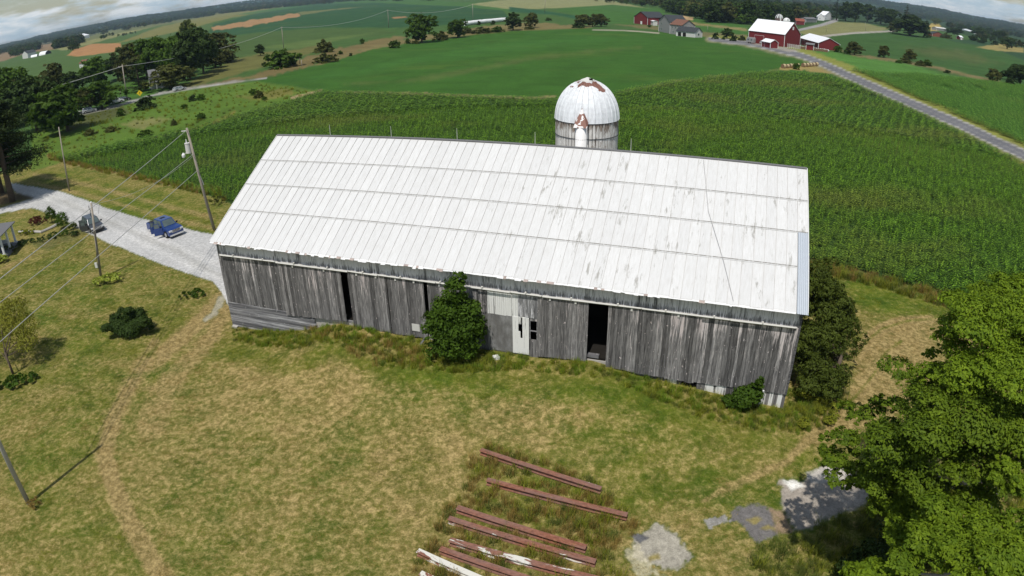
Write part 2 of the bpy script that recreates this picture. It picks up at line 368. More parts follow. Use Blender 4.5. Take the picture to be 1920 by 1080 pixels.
CORN = [(600, 174), (760, 178), (960, 186), (1100, 188), (1160, 177), (1250, 158), (1400, 139), (1460, 137), (1545, 142), (1600, 158), (1690, 199), (1800, 252), (1919, 313), (2150, 425), (2150, 700), (1919, 600), (1800, 560), (1700, 535), (1600, 510), (1500, 490), (1100, 420), (520, 420), (410, 372), (300, 345), (170, 313), (100, 300), (230, 270), (380, 240), (450, 217), (560, 188)]
Zc(CORN, (.026, .052, .012), 1, .5, fi=1)
Zc([(90, 292), (110, 299), (170, 315), (260, 333), (350, 352), (400, 354)], (.30, .22, .09), 1, 2, 'line', (2.5, 3.5), op=.8)
Zc([(1590, 507), (1700, 540), (1820, 572), (1900, 600)], (.20, .16, .05), 3, 5, 'line', (6, 9), op=.7)
Zc([(1590, 128), (1660, 136), (1720, 137), (1919, 160), (2200, 200), (2200, 420), (1919, 282), (1800, 226), (1690, 178), (1610, 140)], (.045, .12, .018), 1, .5, fi=.4)
Zc([(1475, 93), (1560, 97), (1600, 105), (1700, 120), (1780, 142), (1919, 168), (1919, 162), (1720, 139), (1660, 138), (1590, 129), (1540, 112)], (.068, .16, .030), 1, .5)
Zc([(1535, 74), (1600, 63), (1680, 61), (1760, 68), (1850, 80), (1919, 108), (2000, 150), (2000, 190), (1919, 162), (1850, 145), (1760, 124), (1690, 112), (1600, 100), (1550, 86)], (.040, .088, .022), 1, 1)
Zc([(1690, 88), (1800, 92), (1880, 120), (1820, 118), (1740, 105)], (.085, .095, .035), 8, 6, op=.6)
Zc([(1775, 75), (1850, 88), (1919, 112), (1960, 150), (2000, 120), (1919, 85), (1840, 76)], (.028, .062, .026), 1, 1)
Zc([(1495, 61), (1560, 41), (1620, 43), (1670, 54), (1640, 60), (1560, 66), (1530, 69)], (.175, .175, .07), 1, 1)
Zc([(1555, 86), (1600, 103), (1690, 115), (1760, 128), (1850, 150), (1940, 172)], (.15, .125, .055), 1, 2, 'line', (2, 4))
Zc([(1740, 52), (1746, 44), (1760, 44), (1768, 54), (1760, 58), (1745, 58)], (.36, .27, .08), 1, 1); Zc([(1830, 88), (1880, 82), (1919, 90), (1919, 98), (1870, 96)], (.24, .20, .07), 1, 2)
Zc([(1462, 126), (1530, 117), (1585, 140), (1550, 138), (1500, 133), (1460, 132)], (.24, .19, .07), 1, 3)
RD = [(1040, 53), (1130, 57), (1200, 60)]
Zc([(1235, 62), (1170, 57), (1110, 56)], (.30, .27, .21), .6, 0, 'line', (1.2, .6))
road = [(1330, 73), (1360, 77), (1400, 81), (1440, 88), (1500, 103), (1545, 120), (1600, 146), (1680, 181), (1800, 233), (1919, 290), (2150, 395)]
Zc([(x+4+i, y-2-i*.8) for i, (x, y) in enumerate(road)], (.19, .20, .045), 2, 4, 'line', (3, 14))
Zc([(x-3, y+1) for x, y in road], (.20, .19, .10), 2, 3, 'line', (3, 13), op=.8)
Zc(road, (.30, .29, .27), .8, .8, 'line', (2.8, 10)); Zc(road, (.135, .135, .145), .8, .6, 'line', (2., 7.5))
Zc([(x-.6, y) for x, y in road], (.20, .195, .19), .8, .6, 'line', (.3, 1.3), op=.6)
Zc([(1400, 79), (1470, 88), (1500, 95), (1480, 97), (1440, 88)], (.26, .24, .2), 1, 1); Zc([(1495, 57), (1540, 47), (1568, 38)], (.26, .25, .24), .8, 0, 'line', (2, 3)); Zc([(1532, 70), (1560, 66), (1600, 62), (1680, 58)], (.30, .28, .24), .8, 0, 'line', (2, 1.5))
Zc([(100, 214), (165, 211), (215, 199.5), (260, 187), (300, 175), (340, 168), (440, 153), (500, 146)], (.30, .29, .27), .8, .5, 'line', (2.6, 1.1))
# driveway and yard
GR = [(12, 342), (50, 348), (110, 357), (240, 403), (400, 440), (520, 500), (520, 575), (428, 572), (412, 545), (398, 528), (300, 495), (200, 455), (150, 430), (112, 408), (62, 390), (0, 401), (-80, 420), (-80, 400), (0, 389), (62, 372), (30, 362)]
Zc(GR, (.43, .425, .415), 1, 1.5, fi=.15)
for q in ([(60, 352), (120, 375), (240, 425), (420, 500)], [(60, 362), (130, 392), (240, 443), (410, 522)]): Zc(q, (.52, .51, .49), 3, 2, 'line', (3, 5), op=.6)
Zc([(100, 368), (190, 410), (330, 470), (415, 520)], (.33, .32, .29), 4, 5, 'line', (3, 5), op=.45)
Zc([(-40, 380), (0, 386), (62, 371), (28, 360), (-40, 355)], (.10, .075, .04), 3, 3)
Zc([(415, 560), (400, 590), (385, 600)], (.36, .33, .27), 3, 4, 'line', (7, 3), op=.8)
Zd([(-300, 480), (300, 495), (420, 575), (200, 780), (190, 1000), (300, 1200), (-500, 1200)], .40, 20)
Zd([(50, 300), (420, 370), (400, 440), (40, 345)], .22, 8, 4)
Zd([(200, 800), (330, 700), (420, 720), (700, 660), (850, 700), (900, 800), (880, 900), (850, 1180), (330, 1180), (230, 940)], .60, 30, 20)
Zd([(330, 720), (560, 700), (700, 760), (640, 900), (400, 900)], .68, 40, 30)
Zd([(880, 760), (1000, 740), (1110, 780), (1000, 850), (890, 820)], .78, 18, 14)
Zd([(560, 655), (620, 640), (700, 672), (760, 700), (600, 712), (500, 700)], .74, 14, 10)
Zd([(1175, 735), (1240, 750), (1260, 790), (1190, 775)], .8, 8, 8); Zd([(1020, 1000), (1180, 960), (1420, 940), (1420, 1180), (1050, 1180)], .60, 20, 20)
Zd([(1600, 650), (1660, 600), (1800, 585), (1900, 640), (1760, 710), (1700, 770), (1580, 820), (1490, 850), (1540, 780), (1600, 720)], 1.0, 10, 8)
Zd([(1590, 520), (1700, 545), (1860, 580), (1860, 590), (1650, 592), (1600, 570)], .18, 8, 5)
Zd([(430, 650), (560, 690), (620, 650), (700, 690), (800, 705), (1000, 705), (1150, 715), (1250, 770), (1380, 815), (1500, 850)], .10, 16, 14, 'line', (16, 26))
Zd([(345, 700), (360, 680), (400, 640), (430, 620)], .12, 12, 10, 'line', (20, 14))
Zd([(150, 640), (290, 655), (330, 600)], .18, 16, 12, 'line', (16, 20)); Zd([(920, 880), (1160, 940), (1300, 900), (1400, 860), (1480, 840)], .22, 14, 14, 'line', (14, 12))
Zd([(418, 556), (380, 600), (330, 645), (260, 700), (215, 780), (195, 850), (225, 940), (260, 1010), (310, 1090)], 1.25, 7, 5, 'line', (11, 19))
Zd([(425, 575), (395, 630), (345, 690), (300, 740), (285, 800)], .95, 8, 7, 'line', (10, 28)); Zd([(290, 640), (250, 690), (225, 730)], .85, 5, 5, 'line', (6, 6))
Zd([(1320, 938), (1400, 900), (1480, 862), (1530, 810), (1590, 745)], 1.05, 5, 5, 'line', (6, 10)); Zd([(110, 590), (145, 586), (140, 600), (115, 602)], .9, 5, 4); Zd([(0, 505), (60, 480), (120, 462)], .8, 2, 1, 'line', (2, 2))
Zc([(1185, 1010), (1230, 985), (1270, 1000), (1300, 1045), (1280, 1065), (1240, 1070), (1190, 1045)], (.33, .305, .25), 5, 9, fi=.1)
Zc([(1180, 1005), (1200, 998), (1216, 1010), (1200, 1018)], (.12, .12, .125), 2, 3); Zc([(1165, 1030), (1195, 1020), (1215, 1050), (1250, 1080), (1200, 1085)], (.50, .45, .32), 4, 9, op=.75)
Zc([(1368, 955), (1410, 945), (1450, 955), (1456, 1000), (1420, 1018), (1395, 990), (1370, 975)], (.16, .15, .145), 4, 8); Zc([(1318, 975), (1360, 965), (1370, 978), (1330, 990)], (.26, .25, .23), 2, 7)
Zc([(1462, 905), (1510, 895), (1545, 870), (1600, 880), (1640, 930), (1590, 960), (1540, 985), (1490, 998), (1475, 960)], (.33, .29, .245), 6, 11); Zc([(1468, 900), (1495, 900), (1510, 912), (1485, 920)], (.72, .70, .64), 3, 3); Zc([(1510, 885), (1550, 872), (1600, 880), (1580, 900), (1520, 905)], (.46, .43, .38), 3, 4, op=.8)
for q in ([(1400, 975), (1420, 968), (1432, 975), (1415, 984)], [(1425, 990), (1440, 985), (1452, 992)], [(1210, 1042), (1235, 1036), (1240, 1050), (1218, 1054)]): Zc(q, (.24, .20, .08), 3, 4)
Zc([(1440, 950), (1470, 960), (1490, 1000), (1460, 1000)], (.26, .19, .12), 4, 4)
Zc([(90, 470), (120, 455), (158, 440), (165, 436), (150, 425), (110, 440), (60, 455)], (.09, .065, .035), 3, 6, op=.55)
for q in ([(1600, 650), (1614, 628), (1640, 606), (1680, 592), (1740, 588)], [(1606, 668), (1624, 640), (1652, 617), (1700, 602), (1790, 592)], [(1590, 760), (1640, 700), (1660, 660), (1690, 640)]): Zd(q, .30, 2.5, 2, 'line', (2, 2)); Zd([(x+7, y+6) for x, y in q], 1.35, 2.5, 2, 'line', (3, 3))
for i in range(5): Zd([(60+i*4, 318+i*9), (170+i*4, 338+i*11), (300+i*3, 372+i*12), (400, 398+i*10)], (.02, .75)[i % 2], 3, 2, 'line', (3, 4))
for i in range(9): Zd([(-60+i*34, 470+i*16), (40+i*34, 440+i*22), (110+i*36, 470+i*20), (200+i*30, 500+i*14)][:1]+[(230+i*24, 560-0*i+i*14)], (.18, .62)[i % 2], 7, 5, 'line', (5, 6), op=.6) if i % 1 == 0 and False else None
for i in range(10): Zd([(-20, 520+i*34), (130, 548+i*26), (290, 590+i*19)], (.12, .62)[i % 2], 8, 8, 'line', (6, 5), op=.55)
nA, nR = len(azs), len(rr)
idx = np.arange(nA*nR).reshape(nR, nA)
a = idx[:-1, :]; b = idx[1:, :]; a2 = np.roll(a, -1, 1); b2 = np.roll(b, -1, 1)
Fq = np.stack([a, a2, b2, b], -1).reshape(-1, 4)
t = NT('ground_cover', .95, .08)
v = t.co(); ca = t.attr('zone', 'Color'); la = t.attr('lawn'); dr = t.attr('dry'); fi = t.attr('fine')
big = t.noise(v, .07, 6, .66, .6); mid = t.noise(v, .45, 6, .68); sm = t.noise(v, 2.6, 6, .72, .3); gr = t.noise(v, 11, 3, .7)
vs = t.co((.25, 1.6, 1)); strk = t.noise(vs, .9, 4, .6)
dm = t.math('ADD', t.math('MULTIPLY', t.math('SUBTRACT', mid, .5), 1.7), t.math('MULTIPLY', t.math('SUBTRACT', sm, .5), 2.4))
dm = t.math('ADD', dm, t.math('MULTIPLY', t.math('SUBTRACT', big, .5), 1.7)); dm = t.math('ADD', dm, t.math('MULTIPLY', t.math('SUBTRACT', strk, .5), .5))
f = t.rng(t.math('ADD', dm, dr), -.25, 1.3, 0, .95)
g1 = t.mix(t.rng(mid, .3, .7), (.046, .085, .008), (.125, .158, .015)); g1 = t.mix(t.rng(big, .35, .65), g1, t.mix(.5, g1, (.165, .15, .025)))
tn = t.mix(t.rng(sm, .3, .7), (.19, .138, .052), (.37, .275, .12))
lc = t.mix(f, g1, tn)
lc = t.scale(lc, t.math('MULTIPLY', t.rng(gr, .25, .75, .72, 1.25), t.rng(sm, .3, .7, .78, 1.15)))
zc = t.scale(ca, t.math('MULTIPLY', t.rng(big, .25, .75, .84, 1.18), t.math('MULTIPLY', t.rng(sm, .25, .75, .72, 1.3), t.rng(gr, .2, .8, .8, 1.2))))
ycol = t.mix(t.math('MULTIPLY', t.rng(t.noise(t.co((1, 1.7, 1)), .018, 5, .6, .4), .52, .68), fi), zc, t.mix(.55, zc, (.16, .17, .035)))
t.col(t.mix(la, ycol, lc))
t.bump(t.math('ADD', t.math('MULTIPLY', sm, .7), t.math('MULTIPLY', gr, .35)), .55, .14)
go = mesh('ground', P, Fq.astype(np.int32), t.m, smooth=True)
for nm, arr in (('lawn', lawn), ('dry', dry), ('fine', fine)):
    at = go.data.attributes.new(nm, 'FLOAT', 'POINT'); at.data.foreach_set('value', arr.astype(np.float32))
at = go.data.attributes.new('zone', 'FLOAT_COLOR', 'POINT'); at.data.foreach_set('color', np.concatenate([colr, np.ones((len(X), 1))], 1).astype(np.float32).ravel())
tag(go, 'rolling farmland with dry lawn, crop fields and gravel drive', kind='structure')

# ------------------------------------------------------------------ camera, sun, sky
cam = bpy.data.cameras.new('camera'); co = bpy.data.objects.new('camera', cam); COL.objects.link(co)
Mx = Matrix([[_R[i], _U[i], -_F[i], CAM[i]] for i in range(3)]+[[0, 0, 0, 1]]); co.matrix_world = Mx
cam.type = 'PANO'; cam.sensor_fit = 'HORIZONTAL'; cam.sensor_width = 36; cam.sensor_height = 20.25; cam.clip_end = 40000; cam.clip_start = .1
cam.panorama_type = 'FISHEYE_LENS_POLYNOMIAL'; cam.fisheye_fov = R(170)
fm = F_PX*36/1920
cam.fisheye_polynomial_k0 = 0; cam.fisheye_polynomial_k1 = -1/fm; cam.fisheye_polynomial_k2 = 0; cam.fisheye_polynomial_k3 = -A3/fm**3; cam.fisheye_polynomial_k4 = 0
sc.camera = co
SAZ, SEL = R(200), R(63)   # where the sun stands, clockwise from +Y
sd = Vector((math.sin(SAZ)*math.cos(SEL), math.cos(SAZ)*math.cos(SEL), math.sin(SEL)))
sl = bpy.data.lights.new('sun', 'SUN'); sl.energy = 4.2; sl.angle = R(.8); sl.color = (1, .955, .88)
so = bpy.data.objects.new('sun', sl); COL.objects.link(so); so.rotation_euler = (-sd).to_track_quat('-Z', 'Y').to_euler(); so.location = (0, -60, 120)
w = bpy.data.worlds.new('World'); sc.world = w; w.use_nodes = True; wt = w.node_tree; N = wt.nodes; bgn = N['Background']
sky = N.new('ShaderNodeTexSky'); sky.sky_type = 'NISHITA'; sky.sun_disc = False; sky.sun_elevation = SEL; sky.sun_rotation = SAZ; sky.air_density = 1.2; sky.dust_density = .6
tc = N.new('ShaderNodeTexCoord'); sp = N.new('ShaderNodeSeparateXYZ'); wt.links.new(tc.outputs['Generated'], sp.inputs[0])
def wm(op, a, b):
    n = N.new('ShaderNodeMath'); n.operation = op
    for i, q in enumerate((a, b)):
        if isinstance(q, (int, float)): n.inputs[i].default_value = q
        else: wt.links.new(q, n.inputs[i])
    return n.outputs[0]
cb = N.new('ShaderNodeCombineXYZ'); wt.links.new(sp.outputs[0], cb.inputs[0]); wt.links.new(sp.outputs[1], cb.inputs[1]); wt.links.new(wm('MULTIPLY', sp.outputs[2], 4.5), cb.inputs[2])
def wn(scale, det, rough, off=0):
    n = N.new('ShaderNodeTexNoise'); n.inputs['Scale'].default_value = scale; n.inputs['Detail'].default_value = det; n.inputs['Roughness'].default_value = rough
    mp = N.new('ShaderNodeMapping'); mp.inputs['Location'].default_value = (off, off, 0); wt.links.new(cb.outputs[0], mp.inputs[0]); wt.links.new(mp.outputs[0], n.inputs['Vector']); return n.outputs['Fac']
def wr(x, a, b, c, d):
    n = N.new('ShaderNodeMapRange'); n.interpolation_type = 'SMOOTHSTEP'; wt.links.new(x, n.inputs[0])
    for i, q in zip((1, 2, 3, 4), (a, b, c, d)): n.inputs[i].default_value = q
    return n.outputs[0]
c1 = wn(9, 8, .56); c2 = wn(17, 8, .6, 7.3)
cov = wm('MULTIPLY', wr(c1, .42, .58, .0, .97), wr(sp.outputs[2], .12, .5, 1, .35))
cc = N.new('ShaderNodeMix'); cc.data_type = 'RGBA'; wt.links.new(wr(c2, .36, .66, 0, 1), cc.inputs[0]); cc.inputs[6].default_value = (6.6, 8.2, 9.4, 1); cc.inputs[7].default_value = (11.5, 11.8, 12.0, 1)
mxx = N.new('ShaderNodeMix'); mxx.data_type = 'RGBA'; wt.links.new(cov, mxx.inputs[0]); wt.links.new(sky.outputs[0], mxx.inputs[6]); wt.links.new(cc.outputs[2], mxx.inputs[7])
wt.links.new(mxx.outputs[2], bgn.inputs[0]); bgn.inputs[1].default_value = .080
sc.view_settings.view_transform = 'Standard'; sc.view_settings.look = 'None'; sc.view_settings.exposure = -.10; sc.view_settings.gamma = 1
sc.cycles.max_bounces = 6; sc.cycles.diffuse_bounces = 3; sc.cycles.transparent_max_bounces = 6; sc.cycles.volume_bounces = 0; sc.cycles.use_denoising = True

# ------------------------------------------------------------------ barn materials
def woodmat(name, base, dark, pale, peel, vert=True, hi=.7, drip=False):
    """weathered boards; pale paint left in streaks, more of it where peel is high (towards the top, z in object space)"""
    t = NT(name, .88, .12); r = t.attr('rnd')
    v = t.co((4.2, 4.2, .22) if vert else (.16, 2.6, 5)); v2 = t.co((13, 13, .9) if vert else (.5, 9, 14)); v3 = t.co((1, 1, 1))
    n = t.noise(v, 1, 5, .65); n2 = t.noise(v2, 1, 5, .7); n3 = t.noise(v3, .35, 3)
    c = t.mix(t.rng(n2, .3, .72), dark, base); c = t.scale(c, t.math('ADD', .50, t.math('MULTIPLY', r, .86)))
    z = t.sep(t.co())['Z']
    pk = t.math('ADD', t.math('MULTIPLY', t.math('SUBTRACT', n, .5), 1.5), t.math('MULTIPLY', t.math('SUBTRACT', n2, .5), 1.6))
    pk = t.math('ADD', pk, t.math('MULTIPLY', t.math('SUBTRACT', n3, .5), .8)); pk = t.math('ADD', pk, t.math('MULTIPLY', t.math('SUBTRACT', r, .5), .45))
    if peel[2]: pk = t.math('ADD', pk, t.rng(z, peel[3], peel[4], 0, peel[2]))
    f = t.rng(pk, peel[0], peel[1], 0, hi); c = t.mix(f, c, pale)
    sp = t.noise(t.co((1.6, 1, .7)), 5.5, 3, .6); c = t.mix(t.rng(sp, .66, .72, 0, .75), c, pale)
    if drip: c = t.mix(t.rng(t.math('ADD', n2, t.rng(z, 6.5, 7.1, .12, -.10)), .54, .64, 0, .75), c, (.035, .036, .036))
    t.col(c); t.bump(n2, .5, .03); return t.m
M['wood'] = woodmat('weathered_barn_board', (.30, .292, .288), (.088, .085, .087), (.74, .67, .66), (.30, .62, .40, 2.6, 6.4))
M['wood_door'] = woodmat('weathered_door_board', (.285, .275, .27), (.082, .079, .08), (.70, .61, .60), (.40, .74, .32, 3.2, 6.5))
M['wood_band'] = woodmat('painted_band_board', (.36, .36, .36), (.08, .08, .085), (.72, .715, .74), (-.60, -.05, 0, 0, 1), hi=.9, drip=True)
M['wood_low'] = woodmat('bleached_siding', (.30, .295, .30), (.09, .09, .10), (.62, .62, .63), (.15, .75, 0, 0, 1), vert=False, hi=.65)
M['peeled'] = woodmat('peeling_white_board', (.30, .29, .28), (.10, .10, .10), (.78, .78, .76), (-.45, .0, 0, 0, 1), hi=.97)
def roofmat():
    t = NT('white_roof_paint', .5, .3); v = t.co((1, 1, 1)); r = t.attr('rnd')
    st = t.noise(t.co((1.9, .42, 1)), 1, 5, .7); st2 = t.noise(t.co((9, 1.1, 1), loc=(4, 2, 0)), 1, 4, .7); bl = t.noise(v, .12, 3)
    s = t.sep(v)
    xg = t.rng(s['X'], 14, 27, -.09, .03)
    k = t.math('ADD', t.math('ADD', st, xg), t.math('MULTIPLY', t.math('SUBTRACT', bl, .5), .28))
    k = t.math('ADD', k, t.math('MULTIPLY', t.math('SUBTRACT', st2, .5), .18))
    f = t.rng(k, .60, .72, 0, .72)
    c = t.mix(t.rng(st2, .3, .75), (.64, .64, .64), (.56, .555, .545)); c = t.scale(c, t.math('ADD', .95, t.math('MULTIPLY', r, .07)))
    c = t.mix(f, c, (.24, .23, .20))
    # grime caught along each sheet lap
    for y0 in (3.35, 6.15, 8.93):
        d = t.math('ABSOLUTE', t.math('SUBTRACT', s['Y'], y0)); g = t.math('MULTIPLY', t.rng(d, .02, .06, 1, 0), t.rng(t.noise(t.co((5, 1, 1), loc=(y0, 0, 0)), 1, 3, .7), .3, .55, .35, .9))
        c = t.mix(g, c, (.17, .16, .14))
    t.col(c); t.bump(st2, .15, .02); return t.m
M['roof'] = roofmat()
M['seam'] = plain('roof_seam', (.42, .41, .40), .7, .2, .5, 1.5)
M['rustflap'] = plain('rusty_eave_edge', (.40, .33, .30), .8, .2, .7, 1.2)

barn = thing('barn', 'long weathered grey wooden barn with a huge white metal roof, paint peeling off its boards', 'barn', (BE[0], BE[1], 0), BYAW)
def boards(mb, s0, s1, z0, z1, y, th=.03, wd=.26, jb=.04, k=0, zf=None):
    x = s0
    while x < s1-.05:
        w_ = min(wd*random.uniform(.75, 1.25), s1-x)
        if s1-x-w_ < .08: w_ = s1-x
        b = (zf(x) if zf else z0)+random.uniform(-jb, jb); o = random.uniform(0, .012)
        mb.box(x+.005, x+w_-.006, y-th-o, y-o, b, z1, k=k); x += w_
def foot(s): return float(np.interp(s, _ms, _mz))
fl = lambda s: foot(s)+.1
# fixed wall with the painted band above the track
mb = MB(); boards(mb, .2, BL-.2, 6.47, 7.5, .45, jb=.0); mb.build('wall_band', M['wood_band'], barn)
for q in ((.2, 6.4, 2.25, 6.4, .46), (36.6, BL-.2, 1.62, 6.4, .46), (22.2, 22.9, 1.6, 6.4, .46), (25.78, 26.4, 1.6, 3.1, .47), (25.78, 26.4, 4.5, 6.4, .47)):
    mb = MB(); boards(mb, *q); mb.build('wall', M['wood'], barn)
mb = MB()
z = .02
while z < 2.25: mb.box(.2, 8.9+random.uniform(-.1, .1), .40, .43, z, min(z+.17, 2.24)); z += .18
mb.build('lower_siding', M['wood_low'], barn)
for xa, xb in ((33.3, 35.9), (36.9, 42.6)):
    mb = MB(); x = xa
    while x < xb:
        w_ = random.uniform(.22, .34); mb.box(x, min(x+w_-.003, 42.64), .50, .53, .0, 1.66+random.uniform(-.05, .02), k=1 if random.random() < .2 or 37.6 < x < 38.6 else 0); x += w_
    mb.build('skirt_boards', None, barn, mats=[M['wood_door'], M['peeled']])
def door(name, s0, s1, zb, y=.34, zt_=6.36, label=None):
    mb = MB(); sl_ = (zb[1]-zb[0])/(s1-s0); boards(mb, s0, s1, 0, zt_, y, zf=lambda q: zb[0]+sl_*(q-s0), wd=.24)
    mb.box(s0, s1, y, y+.05, zt_-.5, zt_-.35); mb.box(s0, s1, y, y+.05, max(zb)+.4, max(zb)+.55)
    o = mb.build('sliding_door', M['wood_door'], barn)
    if label: o['label'] = label
    n = 2 if s1-s0 > 2 else 1
    for i in range(n):
        hx = s0+(s1-s0)*((i+.5)/n if n > 1 else .5); mb = MB(); mb.box(hx-.06, hx+.06, y-.09, y-.03, zt_-.16, zt_+.09); h = mb.build('door_hanger', M['offwhite'], o)
    return o
door('a', 6.3, 11.86, (2.0, 2.35)); door('b', 12.42, 15.55, (2.0, 1.95)); door('c', 15.6, 18.4, (1.95, 2.0)); door('d', 18.66, 22.3, (2.0, 2.0), y=.36)
door('e', 26.34, 29.66, (1.95, 2.1)); door('f', 30.92, 36.7, (1.9, 1.6), y=.33)
# patched doorway bay
mb = MB(); boards(mb, 22.9, 25.75, 4.62, 6.38, .44, wd=.14, th=.02, jb=.02); mb.build('metal_patch', M['peeled'], barn)['label'] = 'white corrugated sheet patched over the wall'
mb = MB(); boards(mb, 25.0, 26.34, 4.7, 6.38, .425, wd=.3, th=.02, jb=.0); mb.build('peeling_panel', M['wood_band'], barn)
mb = MB()
for i in range(18): mb.box(22.9+i*.095, 22.98+i*.095, .42, .44, 1.9, 4.6)
t = NT('dull_sheet', .6, .4); n = t.noise(t.co((1, 1, .5)), 1.2, 5, .7); t.col(t.mix(t.rng(n, .35, .65), (.17, .165, .16), (.32, .32, .32))); M['dull'] = t.m
mb.build('corrugated_sheet', M['dull'], barn)
mb = MB(); mb.box(24.62, 25.02, .39, .42, 1.9, 4.66); mb.box(25.02, 25.3, .39, .42, 1.9, 3.1); mb.box(25.02, 25.16, .39, .42, 3.1, 3.6); mb.box(25.02, 25.22, .39, .42, 4.15, 4.66); mb.box(25.3, 25.74, .39, .42, 1.9, 4.66)
mb.build('broken_door', M['peeled'], barn)['label'] = 'white door with a hole broken through its boards'
mb = MB(); mb.box(25.78, 25.84, .40, .46, 3.1, 4.5); mb.box(26.26, 26.32, .40, .46, 3.1, 4.5); mb.box(25.84, 26.26, .41, .46, 3.72, 3.78); mb.build('window_frame', M['wood_low'], barn)
# track rail in slightly misaligned lengths
xs = [.6, 6.2, 12.6, 15.0, 19.4, 24.6, 26.7, 33.0, 38.4, 42.4]; mb = MB()
for i in range(len(xs)-1):
    o = random.uniform(-.035, .035); o2 = random.uniform(-.035, .035)
    V_ = [(xs[i], .18, 6.43+o), (xs[i+1]-.05, .18, 6.43+o2), (xs[i], .30, 6.50+o), (xs[i+1]-.05, .30, 6.50+o2), (xs[i], .18, 6.52+o), (xs[i+1]-.05, .18, 6.52+o2)]
    mb.tube([(xs[i], .22, 6.47+o), (xs[i+1]-.06, .22, 6.47+o2)], .055, 6)
mb.box(.4, BL-.4, .32, .44, 6.40, 6.46)
mb.build('door_track', M['offwhite'], barn)
for i in range(14):
    hx = 2+i*2.95; mb = MB(); mb.box(hx-.05, hx+.05, .15, .3, 6.5, 6.62); mb.build('track_bracket', M['offwhite'], barn)
# white footing block and prop
mb = MB(); mb.box(.3, .85, .12, .4, -.35, .12); mb.build('footing_block', M['concrete'], barn)
# rest of the shell
RID = BEH+BRH-.12
def shell():
    mb = MB(); x = .2
    boards(mb, .2, BL-.2, .5, 7.5, 2*BW-.42); mb.build('rear_wall', M['wood'], barn)
    for sx in (.2, BL-.23):
        mb = MB(); y = .48; k = 0
        while y < 2*BW-.48:
            w_ = .28; top = 7.45+(BRH)*(1-abs(y+w_/2-BW)/BW)-.25
            mb.box(sx, sx+.03, y, y+w_-.008, -.3 if sx < 1 else .1, top-.12*1); y += w_
        mb.build('gable_wall', M['wood'], barn)
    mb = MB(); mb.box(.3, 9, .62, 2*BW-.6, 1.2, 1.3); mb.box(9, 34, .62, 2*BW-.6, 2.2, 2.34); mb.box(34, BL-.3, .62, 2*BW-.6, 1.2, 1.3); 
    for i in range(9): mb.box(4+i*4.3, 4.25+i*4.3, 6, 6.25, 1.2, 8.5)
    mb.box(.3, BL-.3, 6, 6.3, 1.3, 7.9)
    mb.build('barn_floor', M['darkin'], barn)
    [MB().box(*q).build('sill_plank', M['wood_low'], barn) for q in ((29.6, 30.4, .55, .9, 2.3, 2.46), (11.7, 12.5, .5, .8, 2.15, 2.3))]
    [MB().box(*q).build('corner_board', M['wood_low'], barn) for q in ((.18, .30, .44, .50, 2.2, 7.5), (BL-.30, BL-.17, .38, .44, 1.6, 7.5))]
shell()
mb = MB(); mb.box(8.6, 33.4, .53, .60, -.6, 2.16); mb.build('foundation', M['concrete'], barn)
# roof planes in their own (along, up-slope) frame
RL = math.hypot(BW, BRH); SA = math.atan2(BRH, BW)
def roofside(back=False):
    mb = MB(); nP = 62; pw = BL/nP; laps = [0, 3.35, 6.15, 8.93, RL]
    for c in range(4):
        for i in range(nP):
            if not back and c < 2 and i == nP-1: continue
            x0 = i*pw; e0 = random.uniform(-.06, .03) if c == 0 else -.10; h = .012*c+.0; h1 = .004
            z0 = .028+random.uniform(0, .008); 
            mb.add([(x0, laps[c]+e0, z0), (x0+pw, laps[c]+e0, z0), (x0+pw, laps[c+1], h1), (x0, laps[c+1], h1), (x0, laps[c]+e0, z0-.02), (x0+pw, laps[c]+e0, z0-.02)], [(0, 1, 2, 3), (4, 5, 1, 0)])
    o = mb.build('roof', M['roof'], barn)
    sm = MB()
    for c in range(4):
        for i in range(nP+1):
            if not back and c < 2 and i >= nP: continue
            x0 = i*pw; sm.box(x0-.010, x0+.010, laps[c]-.05, laps[c+1]-.02, .0, .046+.002*c)
    s_ = sm.build('roof_seams', M['seam'], o)
    if not back:
        ms_ = MB()
        for j in range(6):
            x0 = 42.2+j*.118; ms_.add([(x0, -.14, .03), (x0+.04, -.14, .075), (x0+.08, -.14, .03), (x0+.118, -.14, .03), (x0, 6.1, .03), (x0+.04, 6.1, .075), (x0+.08, 6.1, .03), (x0+.118, 6.1, .03)], [(0, 1, 5, 4), (1, 2, 6, 5), (2, 3, 7, 6)])
        ms_.build('metal_roof_strip', plain('bare_blue_metal', (.52, .56, .61), .35, .5, .04, metal=.2), o)
    if back: o.matrix_local = Matrix.Translation((BL, 2*BW, BEH)) @ Matrix.Rotation(math.pi, 4, 'Z') @ Matrix.Rotation(SA, 4, 'X')
    else: o.matrix_local = Matrix.Translation((0, 0, BEH)) @ Matrix.Rotation(SA, 4, 'X')
    return o
roof = roofside(); roofside(True)
mb = MB(); x0 = .05   # ragged broken edge along the eave, one bent strip
while x0 < BL-.8:
    w_ = random.uniform(.12, .45); rg = random.random() < (.55 if x0 < 34 else .15); d_ = random.uniform(.08, .20) if rg else .05; zz = random.uniform(-.03, .07) if rg else .0
    mb.add([(x0, .02, .02), (x0+w_, .02, .02), (x0+w_, -.10-d_*.7, zz), (x0, -.10-d_*.7, zz+random.uniform(-.03, .03)), (x0, .02, -.05), (x0+w_, .02, -.05)], [(0, 1, 2, 3), (4, 5, 1, 0), (4, 3, 2, 5)], k=0 if rg and random.random() < .42 else 1); x0 += w_
mb.build('eave_edge', None, roof, mats=[M['rustflap'], M['white']])
mb = MB(); mb.tube([(0, BW, BEH+BRH+.03), (14, BW, BEH+BRH+.07), (28, BW, BEH+BRH+.02), (BL, BW, BEH+BRH+.04)], .09, 6); mb.build('ridge_cap', M['roofgrey'], barn)
